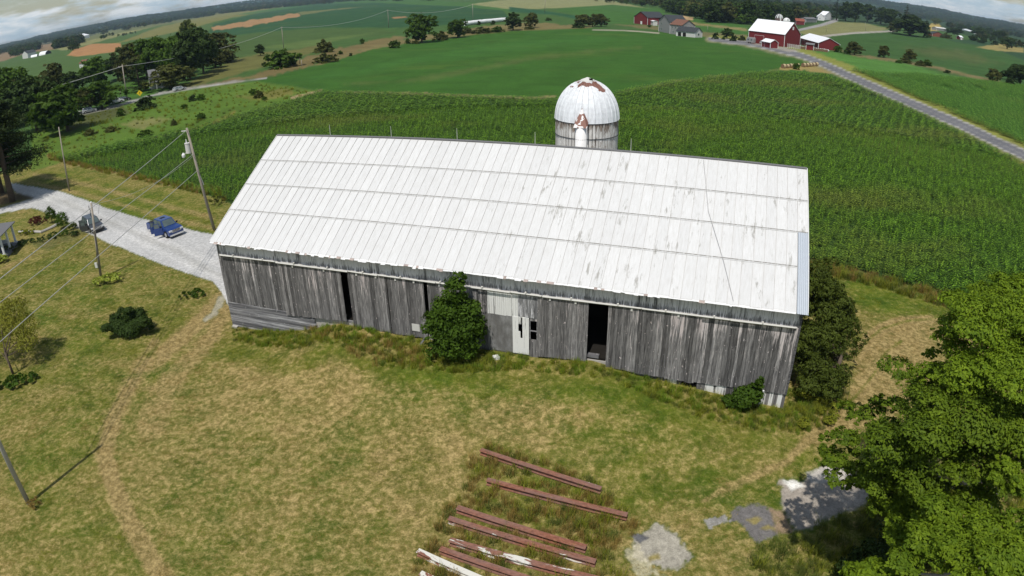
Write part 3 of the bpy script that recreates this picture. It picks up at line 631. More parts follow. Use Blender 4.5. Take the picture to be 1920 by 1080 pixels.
mb = MB(); mb.box(-.06, .0, -.1, .0, -.1, .02)
for sx, nm in ((-.03, 0), (BL, 1)):
    mb = MB(); mb.add([(sx, 0, BEH-.12), (sx+.04, 0, BEH-.12), (sx+.04, BW, BEH+BRH-.12), (sx, BW, BEH+BRH-.12), (sx, 0, BEH+.06), (sx+.04, 0, BEH+.06), (sx+.04, BW, BEH+BRH+.06), (sx, BW, BEH+BRH+.06)], [(0, 1, 2, 3), (4, 7, 6, 5), (0, 3, 7, 4), (1, 5, 6, 2), (0, 4, 5, 1)])
    mb.build('verge_trim', M['white'], barn)
for xx in (5.6, 11.4, 17.1, 23.3, 30.4):
    mb = MB(); mb.tube([(xx, BW, BEH+BRH), (xx, BW, BEH+BRH+1.0)], [.022, .012], 5); mb.build('lightning_rod', M['offwhite'], barn)
mb = MB(); mb.tube([(36.0, BW, .10), (36.3, 9.2, .1)], .01, 4)
mb = MB(); mb.tube([(35.6, RL-.2, .09), (36.3, 7, .09), (37.6, 3, .09), (38.4, .2, .09)], .014, 4); mb.build('lightning_cable', M['seam'], roof)
# ladder-like prop leaning by the wall and a white scrap in the weeds
def leaning(px, py, L_, ang, tilt, name, label, cat, m, rad=.06):
    b = G(px, py); mb = MB(); mb.box(-rad, rad, -rad*.5, rad*.5, 0, L_); o = mb.build(name, m); o.location = b; o.rotation_euler = (tilt, 0, ang); tag(o, label, cat); return o
leaning(788, 646, 1.9, .3, -.15, 'plank', 'old grey plank propped against the barn beside the tree growing there', 'plank', M['wood_low']).rotation_euler = (0, .6, BYAW)
o = leaning(929, 668, .45, .2, 1.45, 'scrap_board', 'small white scrap lying in the weeds before the barn door', 'scrap', M['white'], .22)
o = leaning(1424, 758, 1.1, .2, .05, 'post', 'short white post standing in weeds at the right corner of the barn', 'post', M['white'], .10)
b = G(690, 617); mb = MB(); mb.box(-.3, .3, -.01, .01, -.28, .28); mb.box(-.08, .05, -.014, -.011, -.05, .1); o = mb.build('notice', M['offwhite'], barn); o.location = (17.55, .28, 2.75); o['label'] = 'small pale square nailed to the sliding door'

# ------------------------------------------------------------------ silo
q_ = ray(1101, 200); k_ = 62.5/math.hypot(q_[0], q_[1]); SX, SY = q_[0]*k_, q_[1]*k_; SR = 2.98
silo = thing('silo', 'old white silo with a rust-patched ribbed dome standing behind the barn', 'silo', (SX, SY, 0))
t = NT('silo_staves', .85, .15); v = t.co(); n = t.noise(t.co((3, 3, .8)), 1, 5, .7); n2 = t.noise(t.co((1.2, 1.2, .9)), 1, 4, .65); r = t.attr('rnd'); z = t.sep(v)['Z']
c = t.mix(t.rng(n, .3, .7), (.46, .44, .41), (.76, .75, .72)); c = t.scale(c, t.math('ADD', .80, t.math('MULTIPLY', r, .26)))
k = t.math('ADD', t.math('ADD', n, t.math('MULTIPLY', t.math('SUBTRACT', n2, .5), .5)), t.rng(z, 11.6, 12.9, 0, .20)); c = t.mix(t.rng(k, .54, .68, 0, .85), c, (.15, .105, .075)); t.col(c); t.bump(n, .5, .04); M['stave'] = t.m
mb = MB(); ns = 58
for ri in range(9):
    z0 = 12.93-1.42*(ri+1); z1 = z0+1.40
    for j in range(ns):
        a0 = 2*math.pi*j/ns+.01; a1 = 2*math.pi*(j+1)/ns-.012; pxx = math.degrees((a0+a1)/2)
        gone = ri == 2 and 262 < pxx < 306
        rr_ = SR-random.uniform(0, .02) - (.22 if gone else 0)
        if z1 < 0: continue
        V_ = [(math.cos(a)*q, math.sin(a)*q, zz) for zz in (z0, z1) for q in (rr_, rr_-.12) for a in (a0, a1)]
        mb.add(V_, [(0, 1, 5, 4), (2, 6, 7, 3), (0, 4, 6, 2), (1, 3, 7, 5), (4, 5, 7, 6)], rnd=(-1.2 if gone else random.random()))
mb.tube([(0, 0, 0), (0, 0, 12.9)], SR-.27, 40, rnd=-1.)
mb.build('silo_wall', M['stave'], silo)
for i in range(10):
    z0 = 12.93-1.42*i-.03
    if z0 < .2: break
    mb = MB(); mb.tube([(math.cos(a)*(SR+.02), math.sin(a)*(SR+.02), z0) for a in np.linspace(0, 2*math.pi, 49)], .034, 5, cap=False); mb.build('hoop', M['roofdark'], silo)
t = NT('silo_dome_metal', .38, .5); v = t.co(); z = t.sep(v)['Z']; n = t.noise(t.co((1, 1, 1), loc=(5, 2, 0)), .75, 4, .55); n2 = t.noise(t.co((4, 4, 1)), 1, 4, .6)
k = t.math('ADD', t.math('MULTIPLY', n, 1.0), t.rng(z, 1.9, 3.6, -.24, .13)); k = t.math('ADD', k, t.math('MULTIPLY', t.math('SUBTRACT', t.attr('rnd'), .5), .07))
c = t.mix(t.rng(n2, .35, .7), (.74, .76, .78), (.60, .61, .63)); c = t.mix(t.rng(k, .60, .615), c, t.mix(n2, (.16, .07, .05), (.26, .14, .11))); t.col(c); M['dome'] = t.m
mb = MB(); nb = 30; DH = 3.55
prof = [(SR+.06-.0, 0), (SR+.05, .05)]+[((SR+.04)*math.cos(u), .05+DH*math.sin(u)) for u in np.linspace(.0, 1.42, 12)[1:]]
for j in range(nb):
    a0 = 2*math.pi*j/nb; a1 = 2*math.pi*(j+1)/nb; q = random.random()
    for i in range(len(prof)-1):
        for (b0, b1, o0, o1) in ((a0, a0+.018, 0, .055), (a0+.018, a0+.036, .055, 0), (a0+.036, a1, 0, 0)):
            V_ = []
            for (pr, pz) in (prof[i], prof[i+1]):
                for bb, oo in ((b0, o0), (b1, o1)): V_.append((math.cos(bb)*(pr+oo*.9), math.sin(bb)*(pr+oo*.9), pz+oo*(pz/DH)))
            mb.add(V_, [(0, 1, 3, 2)], rnd=q)
dome = mb.build('silo_dome', M['dome'], silo); dome.location = (0, 0, 12.93)
mb = MB(); mb.tube([(0, 0, 3.5), (0, 0, 3.62), (0, 0, 3.86)], [.72, .66, .05], 12); mb.build('dome_cap', M['offwhite'], dome)
mb = MB(); mb.box(.1, .42, -.55, -.2, 3.64, 3.78); mb.build('cap_opening', M['darkin'], dome)
ca_ = math.atan2(-SY, -SX)-.16
cx_, cy_ = math.cos(ca_)*(SR+.28), math.sin(ca_)*(SR+.28)
mb = MB(); mb.tube([(cx_, cy_, 0), (cx_, cy_, 12.85)], .52, 18); chute = mb.build('silo_chute', plain('chute_white', (.70, .69, .68), .6, .3, .22, 1.2), silo, smooth=True)
for zz in (11.6, 10.3, 9.0, 7.7):
    mb = MB(); mb.tube([(cx_+math.cos(a)*.515, cy_+math.sin(a)*.515, zz) for a in np.linspace(0, 2*math.pi, 19)], .014, 4, cap=False); mb.build('chute_band', M['roofgrey'], chute)
mb = MB(); tz = 14.35; ins = (math.cos(ca_)*(SR-.35), math.sin(ca_)*(SR-.35)); pe = (-math.sin(ca_), math.cos(ca_)); fr = (math.cos(ca_), math.sin(ca_))
A_ = [(cx_+pe[0]*s*.62+fr[0]*f, cy_+pe[1]*s*.62+fr[1]*f, zz) for s, f, zz in ((-1, .52, 12.7), (1, .52, 12.7), (1, -.75, 13.3), (-1, -.75, 13.3))]; T_ = (cx_-fr[0]*.45, cy_-fr[1]*.45, tz)
mb.add(A_[:2]+[T_], [(0, 1, 2)], 0); mb.add([A_[1], A_[2], T_], [(0, 1, 2)], 1); mb.add([A_[3], A_[0], T_], [(0, 1, 2)], 1); mb.add(A_, [(0, 1, 2, 3)], 1)
t = NT('hood_paint', .5, .3); n = t.noise(t.co(), 1.1, 3); t.col(t.mix(t.rng(n, .46, .49), (.72, .70, .69), (.20, .085, .06))); mb.build('chute_hood', t.m, silo)

# ------------------------------------------------------------------ foliage
def leaves(c, nrm, size, g, up=.3, spread=.75, narrow=.55):
    n = len(c); nr = nrm+g.normal(0, spread, (n, 3)); nr[:, 2] += up; nr /= np.linalg.norm(nr, axis=1)[:, None]+1e-9
    a = np.cross(nr, g.normal(0, 1, (n, 3))); a /= np.linalg.norm(a, axis=1)[:, None]+1e-9; b = np.cross(nr, a)
    s = size*g.uniform(.6, 1.3, n)[:, None]
    dr = nr*s*.22
    V = np.stack([c-a*s, c+b*s*narrow+dr, c+a*s, c-b*s*narrow+dr], 1).reshape(-1, 3)
    F = np.arange(4*n).reshape(n, 4); return V, F
def crown_pts(lobes, n, g, cl=26, low=-.55, flat=.55, cr=.30):
    L = np.array(lobes, float); area = (L[:, 3]*L[:, 4]*L[:, 5])**(2/3); nc = max(6, n//cl)
    k = g.choice(len(L), nc, p=area/area.sum()); u = g.normal(0, 1, (nc*3, 3)); u /= np.linalg.norm(u, axis=1)[:, None]; u = u[u[:, 2] > low][:nc]
    k = k[:len(u)]; nc = len(u); rad = g.uniform(.45, 1., nc)**.45
    C = L[k, :3]+u*L[k, 3:6]*rad[:, None]; R_ = cr*np.cbrt(L[k, 3]*L[k, 4]*L[k, 5])*g.uniform(.6, 1.2, nc)
    i = np.repeat(np.arange(nc), cl); o = g.normal(0, .5, (len(i), 3)); o[:, 2] *= flat
    P_ = C[i]+o*R_[i][:, None]; nm = u[i]*.9+o*.5; cr_ = g.random(nc); return P_, nm, cr_[i]*.65+g.random(len(i))*.35
def crown(lobes, n, size, seed, **k):
    g = np.random.default_rng(seed); kk = {q: k.pop(q) for q in ('cl', 'low', 'flat', 'cr') if q in k}; P_, nm, rn = crown_pts(lobes, n, g, **kk); V, F = leaves(P_, nm, size, g, **k); return V, F, rn
def trunkmb(h, r0, lobes, seed, split=.45, lean=(0, 0)):
    g = random.Random(seed); mb = MB(); top = Vector((lean[0], lean[1], h*split))
    mb.tube([(0, 0, -.3), (lean[0]*.3, lean[1]*.3, h*split*.4), top], [r0*1.25, r0*.9, r0*.75], 8)
    for l in sorted(lobes, key=lambda q: -q[3])[:9]:
        e = Vector(l[:3]); st = Vector((lean[0]*.5, lean[1]*.5, h*split*g.uniform(.5, 1)));  m_ = (st+e)/2+Vector((g.uniform(-.3, .3), g.uniform(-.3, .3), -.1*h*.3))
        mb.tube([st, m_, e], [r0*.5, r0*.32, r0*.08], 6)
    return mb
def blob_lobes(H, W, seed, n=10, base=.25, top=.95, shape='round'):
    g = random.Random(seed); L_ = []
    for i in range(n):
        f = (i+.5)/n; z = H*(base+(top-base)*f*.86); 
        w_ = {'round': math.sin(math.pi*(.12+.80*f))**.7, 'cone': 1-.86*f, 'oval': math.sin(math.pi*(.15+.75*f)), 'wide': math.sin(math.pi*(.30+.66*f))**.5, 'bush': math.cos(math.pi*.5*f*.9)**.5}[shape]
        a = g.uniform(0, 6.28)+i*2.4; rr_ = W*.5*w_*g.uniform(.35, .78); s_ = g.uniform(.8, 1.15)
        rad = max(.15*W, W*.5*w_*.66)*s_; L_.append((math.cos(a)*rr_, math.sin(a)*rr_, z, rad, rad, min(rad*.8, H*.28)))
    L_.append((0, 0, H*(base+top)/2, W*.27, W*.27, H*(top-base)*.42)); return L_
def make_tree(kind, seed, H, W, n, size, leaf, bark='bark', name='tree', label='', cat='tree', shape='round', base=.25, nl=10, trunk='trunk', link_loc=(0, 0, 0), narrow=.55, flat=.55, up=.3):
    th = thing(name, label, cat, link_loc); L_ = blob_lobes(H, W, seed, nl, base, .97, shape)
    V_, F_, rn = crown(L_, n, size, seed, narrow=narrow, flat=flat, up=up); mesh('foliage' if base < .1 else 'crown', V_, F_, M[leaf], th, rnd=rn)
    trunkmb(H, max(.05, H*.022), L_, seed, .35 if base < .1 else .5).build('stem' if base < .1 else 'trunk', M[bark], th, smooth=True)
    th['_h'] = H; th['_w'] = W; return th
def pine(seed, H, W, n, size, leaf='needle', name='pine_tree', label='', base=.12, trunkr=None, tiers=13):
    th = thing(name, label, 'tree'); g = np.random.default_rng(seed); C = []; Nn = []; rn = []; mb = MB(); r0 = trunkr or H*.02
    mb.tube([(0, 0, -.3), (0, 0, H*.5), (0, 0, H*.97)], [r0*1.2, r0*.8, r0*.1], 8)
    for i in range(tiers):
        f = i/(tiers-1); z = H*(base+(.97-base)*f); rad = W*.5*((1-f)**.75*.95+.06)
        for j in range(6 if f < .8 else 4):
            a = g.uniform(0, 6.28); q = rad*g.uniform(.6, 1.08); e = np.array([math.cos(a)*q, math.sin(a)*q, z+q*g.uniform(-.08, .22)]); s = np.array([0, 0, z]); mb.tube([s, (s+e)/2, e], [r0*.28, r0*.2, r0*.05], 5)
            m = int(n/(tiers*6)); t_ = g.uniform(.30, 1.05, m)[:, None]; p_ = s+(e-s)*t_+g.normal(0, 1, (m, 3))*np.array([.17, .17, .07])*rad*(.3+.5*t_)
            C.append(p_); Nn.append(np.tile([0, 0, .8], (m, 1))); rn.append(np.full(m, g.random())*.6+g.random(m)*.4)
    C = np.concatenate(C); V_, F_ = leaves(C, np.concatenate(Nn), size, g, .3, .7, .38); mesh('crown', V_, F_, M[leaf], th, rnd=np.concatenate(rn)); mb.build('trunk', M['bark'], th, smooth=True)
    th['_h'] = H; th['_w'] = W; return th

protos = {
 'round': [('round', 11, 12, 10.5, 5200, .34, 'leaf'), ('round', 12, 12, 10, 5200, .34, 'leaf')],
 'dark': [('round', 13, 14, 10, 5600, .36, 'leaf_dark'), ('oval', 14, 15, 9, 5600, .36, 'leaf_dark')],
 'olive': [('wide', 15, 11, 10, 4600, .34, 'leaf_olive'), ('round', 16, 12, 9, 4600, .34, 'leaf_olive')],
 'pale': [('round', 17, 11, 8.5, 4200, .32, 'leaf_pale')],
 'bush': [('bush', 18, 3.2, 4.5, 2600, .20, 'leaf'), ('bush', 19, 3., 4.6, 2600, .20, 'leaf_dark')],
 'obush': [('bush', 20, 3., 4.4, 2400, .20, 'leaf_olive')],
}
_first = {}
def base_tree(kind, i):
    key = (kind, i)
    if key not in _first:
        if kind == 'pine': th = pine(31+i, 17, 9, 5200, .34)
        else:
            sh, sd_, H, W, n, sz, lf = protos[kind][i]; b = .02 if 'bush' in kind else .12; sz *= 1.35
            th = make_tree(kind, sd_, H, W, n, sz, lf, shape=sh, base=b, nl=12)
        _first[key] = [th, False]
    return _first[key]
GG = 'trees around the far white house'; GR_ = 'trees beyond the farms at right'
def plant(bx, by, tx, ty, wpx, kind, name, label, cat, group=None, i=None):
    b = G(bx, by); d = math.sqrt(b[0]**2+b[1]**2+(CAMH-b[2])**2); h = hgt(b, tx, ty); w_ = wpx*d/F_PX*(1.35 if group in (GG, GR_) else 1.1)
    n = 2 if kind == 'pine' else len(protos[kind]); i = (int(bx*7+by) % n) if i is None else i; e = base_tree(kind, i); th = e[0]
    S = (w_/th['_w'], w_/th['_w'], max(h, .5)/th['_h']); rz = (bx*1.7+by) % 6.28
    if e[1]: th = dup(th)
    e[1] = True; th.name = name; th.location = tuple(b); th.rotation_euler = (0, 0, rz); th.scale = S; th['label'] = label; th['category'] = cat
    if group: th['group'] = group
    elif 'group' in th.keys(): del th['group']
    return th
T = 'tree'; B_ = 'bushes scattered over the farmland'; GG = 'trees around the far white house'; GR_ = 'trees beyond the farms at right'
TREES = [
 # left cluster
 (70, 246, 62, 128, 62, 'dark', T, 'dark leafy tree between the big pine and the dense dark tree near the bare pole', GG),
 (128, 246, 118, 150, 82, 'round', T, 'dense dark green tree above the top of the thin bare pole at left', GG),
 (192, 204, 186, 147, 54, 'round', T, 'bright round tree beside the far road with a vehicle passing it', GG),
 (108, 190, 100, 112, 40, 'olive', T, 'olive tree with greyish twigs behind the dense dark tree at left', GG),
 (142, 185, 136, 127, 32, 'dark', T, 'small dark tree between the twiggy olive one and the roadside tree', GG),
 (163, 210, 158, 160, 34, 'olive', T, 'low olive tree left of the bright round roadside tree', GG),
 (186, 160, 184, 101, 44, 'round', T, 'green tree just left of the far crossarm pole', GG),
 (22, 240, 12, 115, 70, 'round', T, 'leafy tree at the left edge rising behind the pine', GG),
 (45, 225, 38, 140, 46, 'olive', T, 'olive tree at the left edge behind the leafy one', GG),
 (246, 152, 240, 76, 42, 'olive', T, 'olive tree at the left end of the grove behind the white house', GG),
 (222, 150, 217, 98, 32, 'dark', T, 'short dark tree at the left foot of the grove behind the white house', GG),
 (276, 148, 270, 66, 46, 'round', T, 'green tree second from the left in the grove behind the white house', GG),
 (305, 140, 299, 61, 44, 'round', T, 'green tree in the middle of the grove behind the white house', GG),
 (333, 142, 328, 58, 38, 'round', T, 'green tree right behind the white house', GG),
 (357, 150, 352, 42, 42, 'dark', T, 'very dark tall tree right of the white house', GG),
 (382, 138, 374, 40, 44, 'dark', T, 'darkest tallest tree of the grove right of the white house', GG),
 (358, 92, 356, 29, 24, 'pale', T, 'pale thin tree top sticking out above the dark grove', GG),
 (412, 118, 407, 56, 50, 'olive', T, 'broad brownish tree at the right end of the grove', GG),
 (404, 127, 402, 96, 32, 'olive', T, 'small round olive tree on the slope at the right foot of the grove', GG),
 (428, 117, 426, 94, 32, 'olive', T, 'flat low olive tree at the extreme right foot of the grove', GG),
 (263, 172, 258, 118, 40, 'pine', 'pine_tree', 'thin pine with a bare trunk behind the yellow sign', GG),
 (320, 166, 313, 118, 60, 'olive', T, 'spreading olive tree hanging over the front of the white house', GG),
 # middle
 (489, 104, 487, 80, 17, 'dark', T, 'lone small dark tree on the pale green field', None),
 (791, 80, 790, 20, 48, 'round', T, 'tallest tree on the hedge line above the hay field', 'trees on the hedge line above the hay field'),
 (858, 71, 858, 32, 33, 'round', T, 'round dense tree beside the left end of the white wrapped bales', 'trees on the hedge line above the hay field'),
 (962, 57, 960, 19, 27, 'dark', T, 'dark tree at the right end of the white wrapped bales', 'trees on the hedge line above the hay field'),
 (995, 52, 994, 20, 24, 'olive', T, 'thin olive tree right of the white wrapped bales', 'trees on the hedge line above the hay field'),
 (1092, 50, 1091, 25, 30, 'olive', T, 'dull bushy tree left of the flat topped pair on the hedge line', 'trees on the hedge line above the hay field'),
 (1111, 50, 1110, 23, 24, 'olive', T, 'left one of two flat topped trees before the small red barn', 'trees on the hedge line above the hay field'),
 (1127, 50, 1127, 23, 24, 'olive', T, 'right one of two flat topped trees before the small red barn', 'trees on the hedge line above the hay field'),
 (1363, 72, 1363, 50, 17, 'dark', T, 'small dark tree on the lawn left of the big red barn', GR_),
 # right
 (1568, 38, 1566, 0, 20, 'pine', T, 'dark tree right beside the white far farmhouse, leftmost of the tall row', GR_),
 (1585, 40, 1583, -2, 20, 'dark', T, 'second tall dark tree from the white far farmhouse', GR_),
 (1603, 41, 1602, -2, 20, 'dark', T, 'third tall dark tree from the white far farmhouse', GR_),
 (1626, 42, 1625, 3, 20, 'dark', T, 'fourth tall dark tree from the white far farmhouse', GR_),
 (1651, 46, 1650, 9, 24, 'dark', T, 'broad dark tree at the right end of the tall row', GR_),
 (1670, 50, 1669, 12, 26, 'dark', T, 'dark tree left of the pointed conifer', GR_),
 (1697, 58, 1696, 8, 15, 'pine', 'pine_tree', 'pointed dark conifer rising above its neighbours at upper right', GR_),
 (1706, 67, 1704, 22, 44, 'dark', T, 'broad dark mass of a tree in front of the pointed conifer', GR_),
 (1674, 61, 1673, 40, 20, 'olive', T, 'small olive tree left of the broad dark one', GR_),
 (1730, 62, 1729, 38, 16, 'olive', T, 'small olive tree right of the broad dark one', GR_),
 (1737, 54, 1737, 36, 6, 'dark', T, 'slim dark tree on the yellow bank', GR_),
 (1754, 46, 1753, 32, 12, 'pale', T, 'pale round tree on top of the yellow bank', GR_),
 (1788, 66, 1787, 50, 20, 'dark', T, 'dark tree behind the small red brick building', GR_),
 (1835, 68, 1834, 50, 20, 'dark', T, 'dark tree beside the white roof far at right', GR_),
 (1872, 74, 1871, 55, 18, 'dark', T, 'dark tree left of the far white roofed sheds', GR_),
 (1888, 92, 1887, 66, 20, 'dark', T, 'dark tree just left of the white roofs at the right edge', GR_),
 (1602, 103, 1601, 75, 26, 'olive', T, 'dull tree on the hedge line right of the red barn', 'trees along the right hedge line'),
 (1656, 108, 1655, 83, 20, 'olive', T, 'tree on the hedge line, second from the red barn', 'trees along the right hedge line'),
 (1704, 116, 1705, 90, 18, 'olive', T, 'thin upright tree on the hedge line with bushes at its foot', 'trees along the right hedge line'),
 (1860, 153, 1859, 125, 26, 'olive', T, 'lone brownish tree on the hedge line near the right edge', 'trees along the right hedge line'),
 (1912, 160, 1914, 116, 40, 'dark', T, 'dark tree cut off by the right edge above the corn', 'trees along the right hedge line'),
 (1890, 150, 1890, 128, 26, 'dark', T, 'dark round tree left of the one cut by the right edge', 'trees along the right hedge line'),
]
for t_ in TREES: plant(*t_[:6], t_[6], t_[7], 'tree', t_[8])
BUSH = [
 (276, 203, 275, 180, 38, 'bush', 'dense dark bush at the roadside before the yellow sign'), (226, 218, 225, 202, 14, 'bush', 'small upright bush below the far road'),
 (270, 256, 269, 243, 25, 'bush', 'dark bush on the meadow nearest the corn'), (377, 223, 377, 210, 17, 'bush', 'dark round bush on the meadow right of the tall pole top'),
 (362, 189, 362, 178, 16, 'bush', 'bush in the middle of the meadow, one of two side by side, left one'), (376, 188, 376, 175, 14, 'bush', 'bush in the middle of the meadow, one of two side by side, right one'),
 (347, 203, 347, 194, 12, 'bush', 'little bush on the meadow below the side by side pair'), (326, 235, 326, 222, 11, 'obush', 'dull little bush at the corn side of the meadow'),
 (211, 245, 210, 236, 26, 'obush', 'flat dull bush on the meadow'), (170, 252, 170, 241, 24, 'obush', 'flat dull bush at the left of the meadow'), (487, 183, 487, 168, 16, 'obush', 'dull bush at the upper end of the meadow'), (474, 178, 474, 165, 14, 'bush', 'green bush at the meadow end beside a dull one'), (497, 187, 497, 180, 10, 'bush', 'tiny dark bush at the right end of the meadow'),
 (532, 126, 531, 90, 60, 'bush', 'big dark bush on the road bank beside short posts'), (606, 98, 606, 73, 32, 'obush', 'tall dull bush on the road bank'), (610, 117, 610, 99, 36, 'obush', 'wide dull bush below the road bank'), (496, 125, 496, 116, 10, 'bush', 'small bush left of the big dark one on the bank'),
 (742, 90, 742, 74, 20, 'bush', 'green bush left of the tallest hedge line tree'), (764, 82, 764, 71, 9, 'bush', 'little dark bush between the green bush and the tallest tree'), (680, 82, 681, 71, 8, 'bush', 'small bush on the field edge above the bank'), (638, 102, 638, 94, 9, 'bush', 'small dark bush on the slope of the bank'), (658, 105, 658, 99, 6, 'bush', 'tiny dark bush low on the bank'), (780, 82, 780, 74, 12, 'obush', 'dull bush left of the tallest tree foot'),
 (826, 75, 826, 58, 26, 'obush', 'brown green scrub between the tallest and the round hedge tree'), (905, 62, 906, 50, 30, 'obush', 'scrub below the white wrapped bales'), (934, 60, 934, 48, 22, 'bush', 'greener scrub below the white wrapped bales'), (876, 62, 876, 50, 22, 'obush', 'scrub right of the round hedge tree'), (898, 47, 898, 39, 7, 'bush', 'dark bush in front of the white wrapped bales, left one'), (925, 46, 925, 38, 8, 'bush', 'dark bush in front of the white wrapped bales, right one'),
 (1028, 39, 1028, 33, 12, 'bush', 'dark bush in the tan grass above the hay field'), (992, 55, 992, 48, 14, 'obush', 'low scrub at the foot of the thin olive tree'), (1085, 52, 1084, 42, 24, 'bush', 'green bush at the left of the flat topped trees'),
 (1217, 51, 1217, 46, 7, 'bush', 'round dark bush left of the grey farmhouse'), (1342, 73, 1342, 61, 12, 'bush', 'dark bush between the grey house and the red barn'), (1356, 74, 1356, 69, 6, 'bush', 'tiny dark bush by the road left of the red barn'), (1376, 77, 1376, 66, 12, 'bush', 'dark bush at the garden left of the red barn'), (1392, 76, 1392, 66, 14, 'obush', 'dull bush close to the left wall of the red barn'),
 (1555, 88, 1555, 79, 8, 'bush', 'bush right of the red barn annex'), (1572, 98, 1572, 84, 14, 'bush', 'bush on the hedge line, first from the red barn'), (1587, 101, 1587, 90, 12, 'bush', 'bush on the hedge line, second from the red barn'), (1684, 118, 1684, 112, 11, 'bush', 'flat dark bush on the right hedge line'), (1697, 118, 1697, 106, 16, 'obush', 'light scrub at the foot of the thin hedge tree'), (1724, 123, 1724, 112, 16, 'obush', 'dull bush right of the thin hedge tree'), (1737, 123, 1737, 110, 16, 'bush', 'dark bush right of the dull hedge bush'), (1776, 137, 1776, 131, 11, 'bush', 'lone dark bush on the right hedge line'),
 (1739, 70, 1739, 58, 14, 'bush', 'dark rounded bush left of the red brick building'), (1774, 72, 1774, 62, 16, 'obush', 'bush against the red brick building'), (1825, 76, 1825, 66, 18, 'bush', 'bush right of the small red and white shed'), (1842, 81, 1842, 70, 14, 'bush', 'bush on the far slope at right'), (1867, 84, 1867, 76, 12, 'bush', 'bush left of the tan clearing at far right'), (1895, 162, 1895, 146, 20, 'bush', 'dark bush low at the right edge'),
]
for q in BUSH: plant(*q[:6], 'bush', q[6], 'bush', B_)

# near plants, each with a crown of its own
def own(bx, by, label, name, cat, lobes_px, n, size, leaf, bark='bark', tr=.12, h0=0., seed=1, trunk=True, base=None, split=0, **k):
    """lobes given as photo position, height above the ground and radius in metres, kept as real positions"""
    b = G(bx, by) if base is None else base; th = thing(name, label, cat, b); L_ = []
    for (lx, ly, hh, rx, rz) in lobes_px:
        p = ray(lx, ly); t_ = (CAMH-b[2]-hh)/-p[2]; w_ = p*t_; L_.append((w_[0]-b[0], w_[1]-b[1], hh, rx, rx, rz))
    L0 = L_
    if split:
        g_ = random.Random(seed); L_ = []
        for (x, y, z, a_, b_, c_) in L0:
            L_.append((x, y, z, a_*.62, b_*.62, c_*.62))
            for i in range(split): u = g_.uniform(0, 6.28); q = g_.uniform(.55, 1.05); f_ = g_.uniform(.30, .55); L_.append((x+math.cos(u)*a_*q, y+math.sin(u)*b_*q, z+c_*g_.uniform(-.75, .75), a_*f_, b_*f_, c_*f_*.85))
    V_, F_, rn = crown(L_, n, size, seed, **k); mesh('crown', V_, F_, M[leaf], th, rnd=rn); L_ = L0
    Hm = max(l[2]+l[5] for l in L_); trunkmb(Hm, tr, L_, seed, .38).build('trunk', M[bark], th, smooth=True); return th
own(846, 668, 'bright green young tree growing against the barn front between the doors', 'tree', 'tree',
    [(852, 545, 5.0, .75, .9), (846, 575, 3.7, 1.15, .9), (872, 582, 3.5, 1.0, .9), (826, 606, 2.5, 1.25, .9), (870, 612, 2.4, 1.35, .95), (812, 622, 2.0, .7, .7), (850, 640, 1.4, 1.4, .8), (838, 590, 3.2, 1.2, 1.), (884, 632, 1.6, .9, .7), (860, 525, 5.7, .45, .6), (825, 655, .8, .9, .6), (872, 655, .8, .9, .6), (850, 612, 2.3, 1.3, 1.1)], 15000, .12, 'leaf', tr=.09, seed=51, cl=18, narrow=.5)
own(1405, 757, 'small bright bush with upright shoot at the right end of the barn front', 'bush', 'bush', [(1396, 745, .8, .75, .6), (1412, 738, 1.1, .6, .7), (1424, 718, 2., .28, .5), (1385, 752, .6, .5, .5), (1366, 752, .5, .5, .4)], 3200, .12, 'leaf', tr=.03, seed=52, cl=16)
own(243, 632, 'dense dark round bush alone on the lawn', 'bush', 'bush', [(226, 612, .8, 1.15, .9), (258, 606, .9, 1.2, .95), (243, 590, 1.6, 1.0, .9), (218, 598, 1.2, .9, .8), (262, 590, 1.5, .85, .8), (243, 618, .6, 1.4, .8), (276, 607, .8, .6, .6), (228, 583, 1.9, .5, .5)], 24000, .085, 'leaf_dark', 'bark_grey', .05, seed=53, cl=14, cr=.42, up=.5, split=1)
own(25, 702, 'thin yellowish green tree standing on the lawn at the left edge', 'tree', 'tree', [(20, 625, 2.5, 1.6, 1.3), (45, 612, 3.1, 1.2, 1.2), (0, 610, 3.0, 1.4, 1.2), (25, 585, 4.3, 1.3, 1.1), (50, 640, 2.1, 1.0, .8), (-20, 640, 2.2, 1.2, .9), (5, 575, 4.6, .8, .8), (38, 570, 4.8, .6, .7)], 9500, .085, 'leaf_yellow', 'bark', .10, seed=54, cl=12, cr=.42)
own(1500, 705, 'big dark sprawling willow like tree crowding the right end of the barn', 'tree', 'tree',
    [(1530, 520, 6.2, 1.9, 1.6), (1545, 545, 5.6, 2.2, 1.6), (1535, 590, 4.6, 2.4, 1.7), (1570, 600, 4.0, 2.2, 1.6), (1545, 640, 3.2, 2.4, 1.6), (1580, 650, 2.6, 1.9, 1.5), (1530, 690, 2.2, 2.0, 1.5), (1565, 700, 1.5, 1.9, 1.3), (1520, 650, 3.2, 1.9, 1.5), (1590, 610, 3.2, 1.5, 1.2), (1540, 722, 1.0, 1.5, 1.), (1520, 560, 5.6, 1.7, 1.5), (1580, 570, 4.8, 1.3, 1.2)], 46000, .12, 'willow', 'bark', .16, seed=55, base=G(1560, 735), cl=20, cr=.26, narrow=.33, up=.2, spread=.6, split=3)
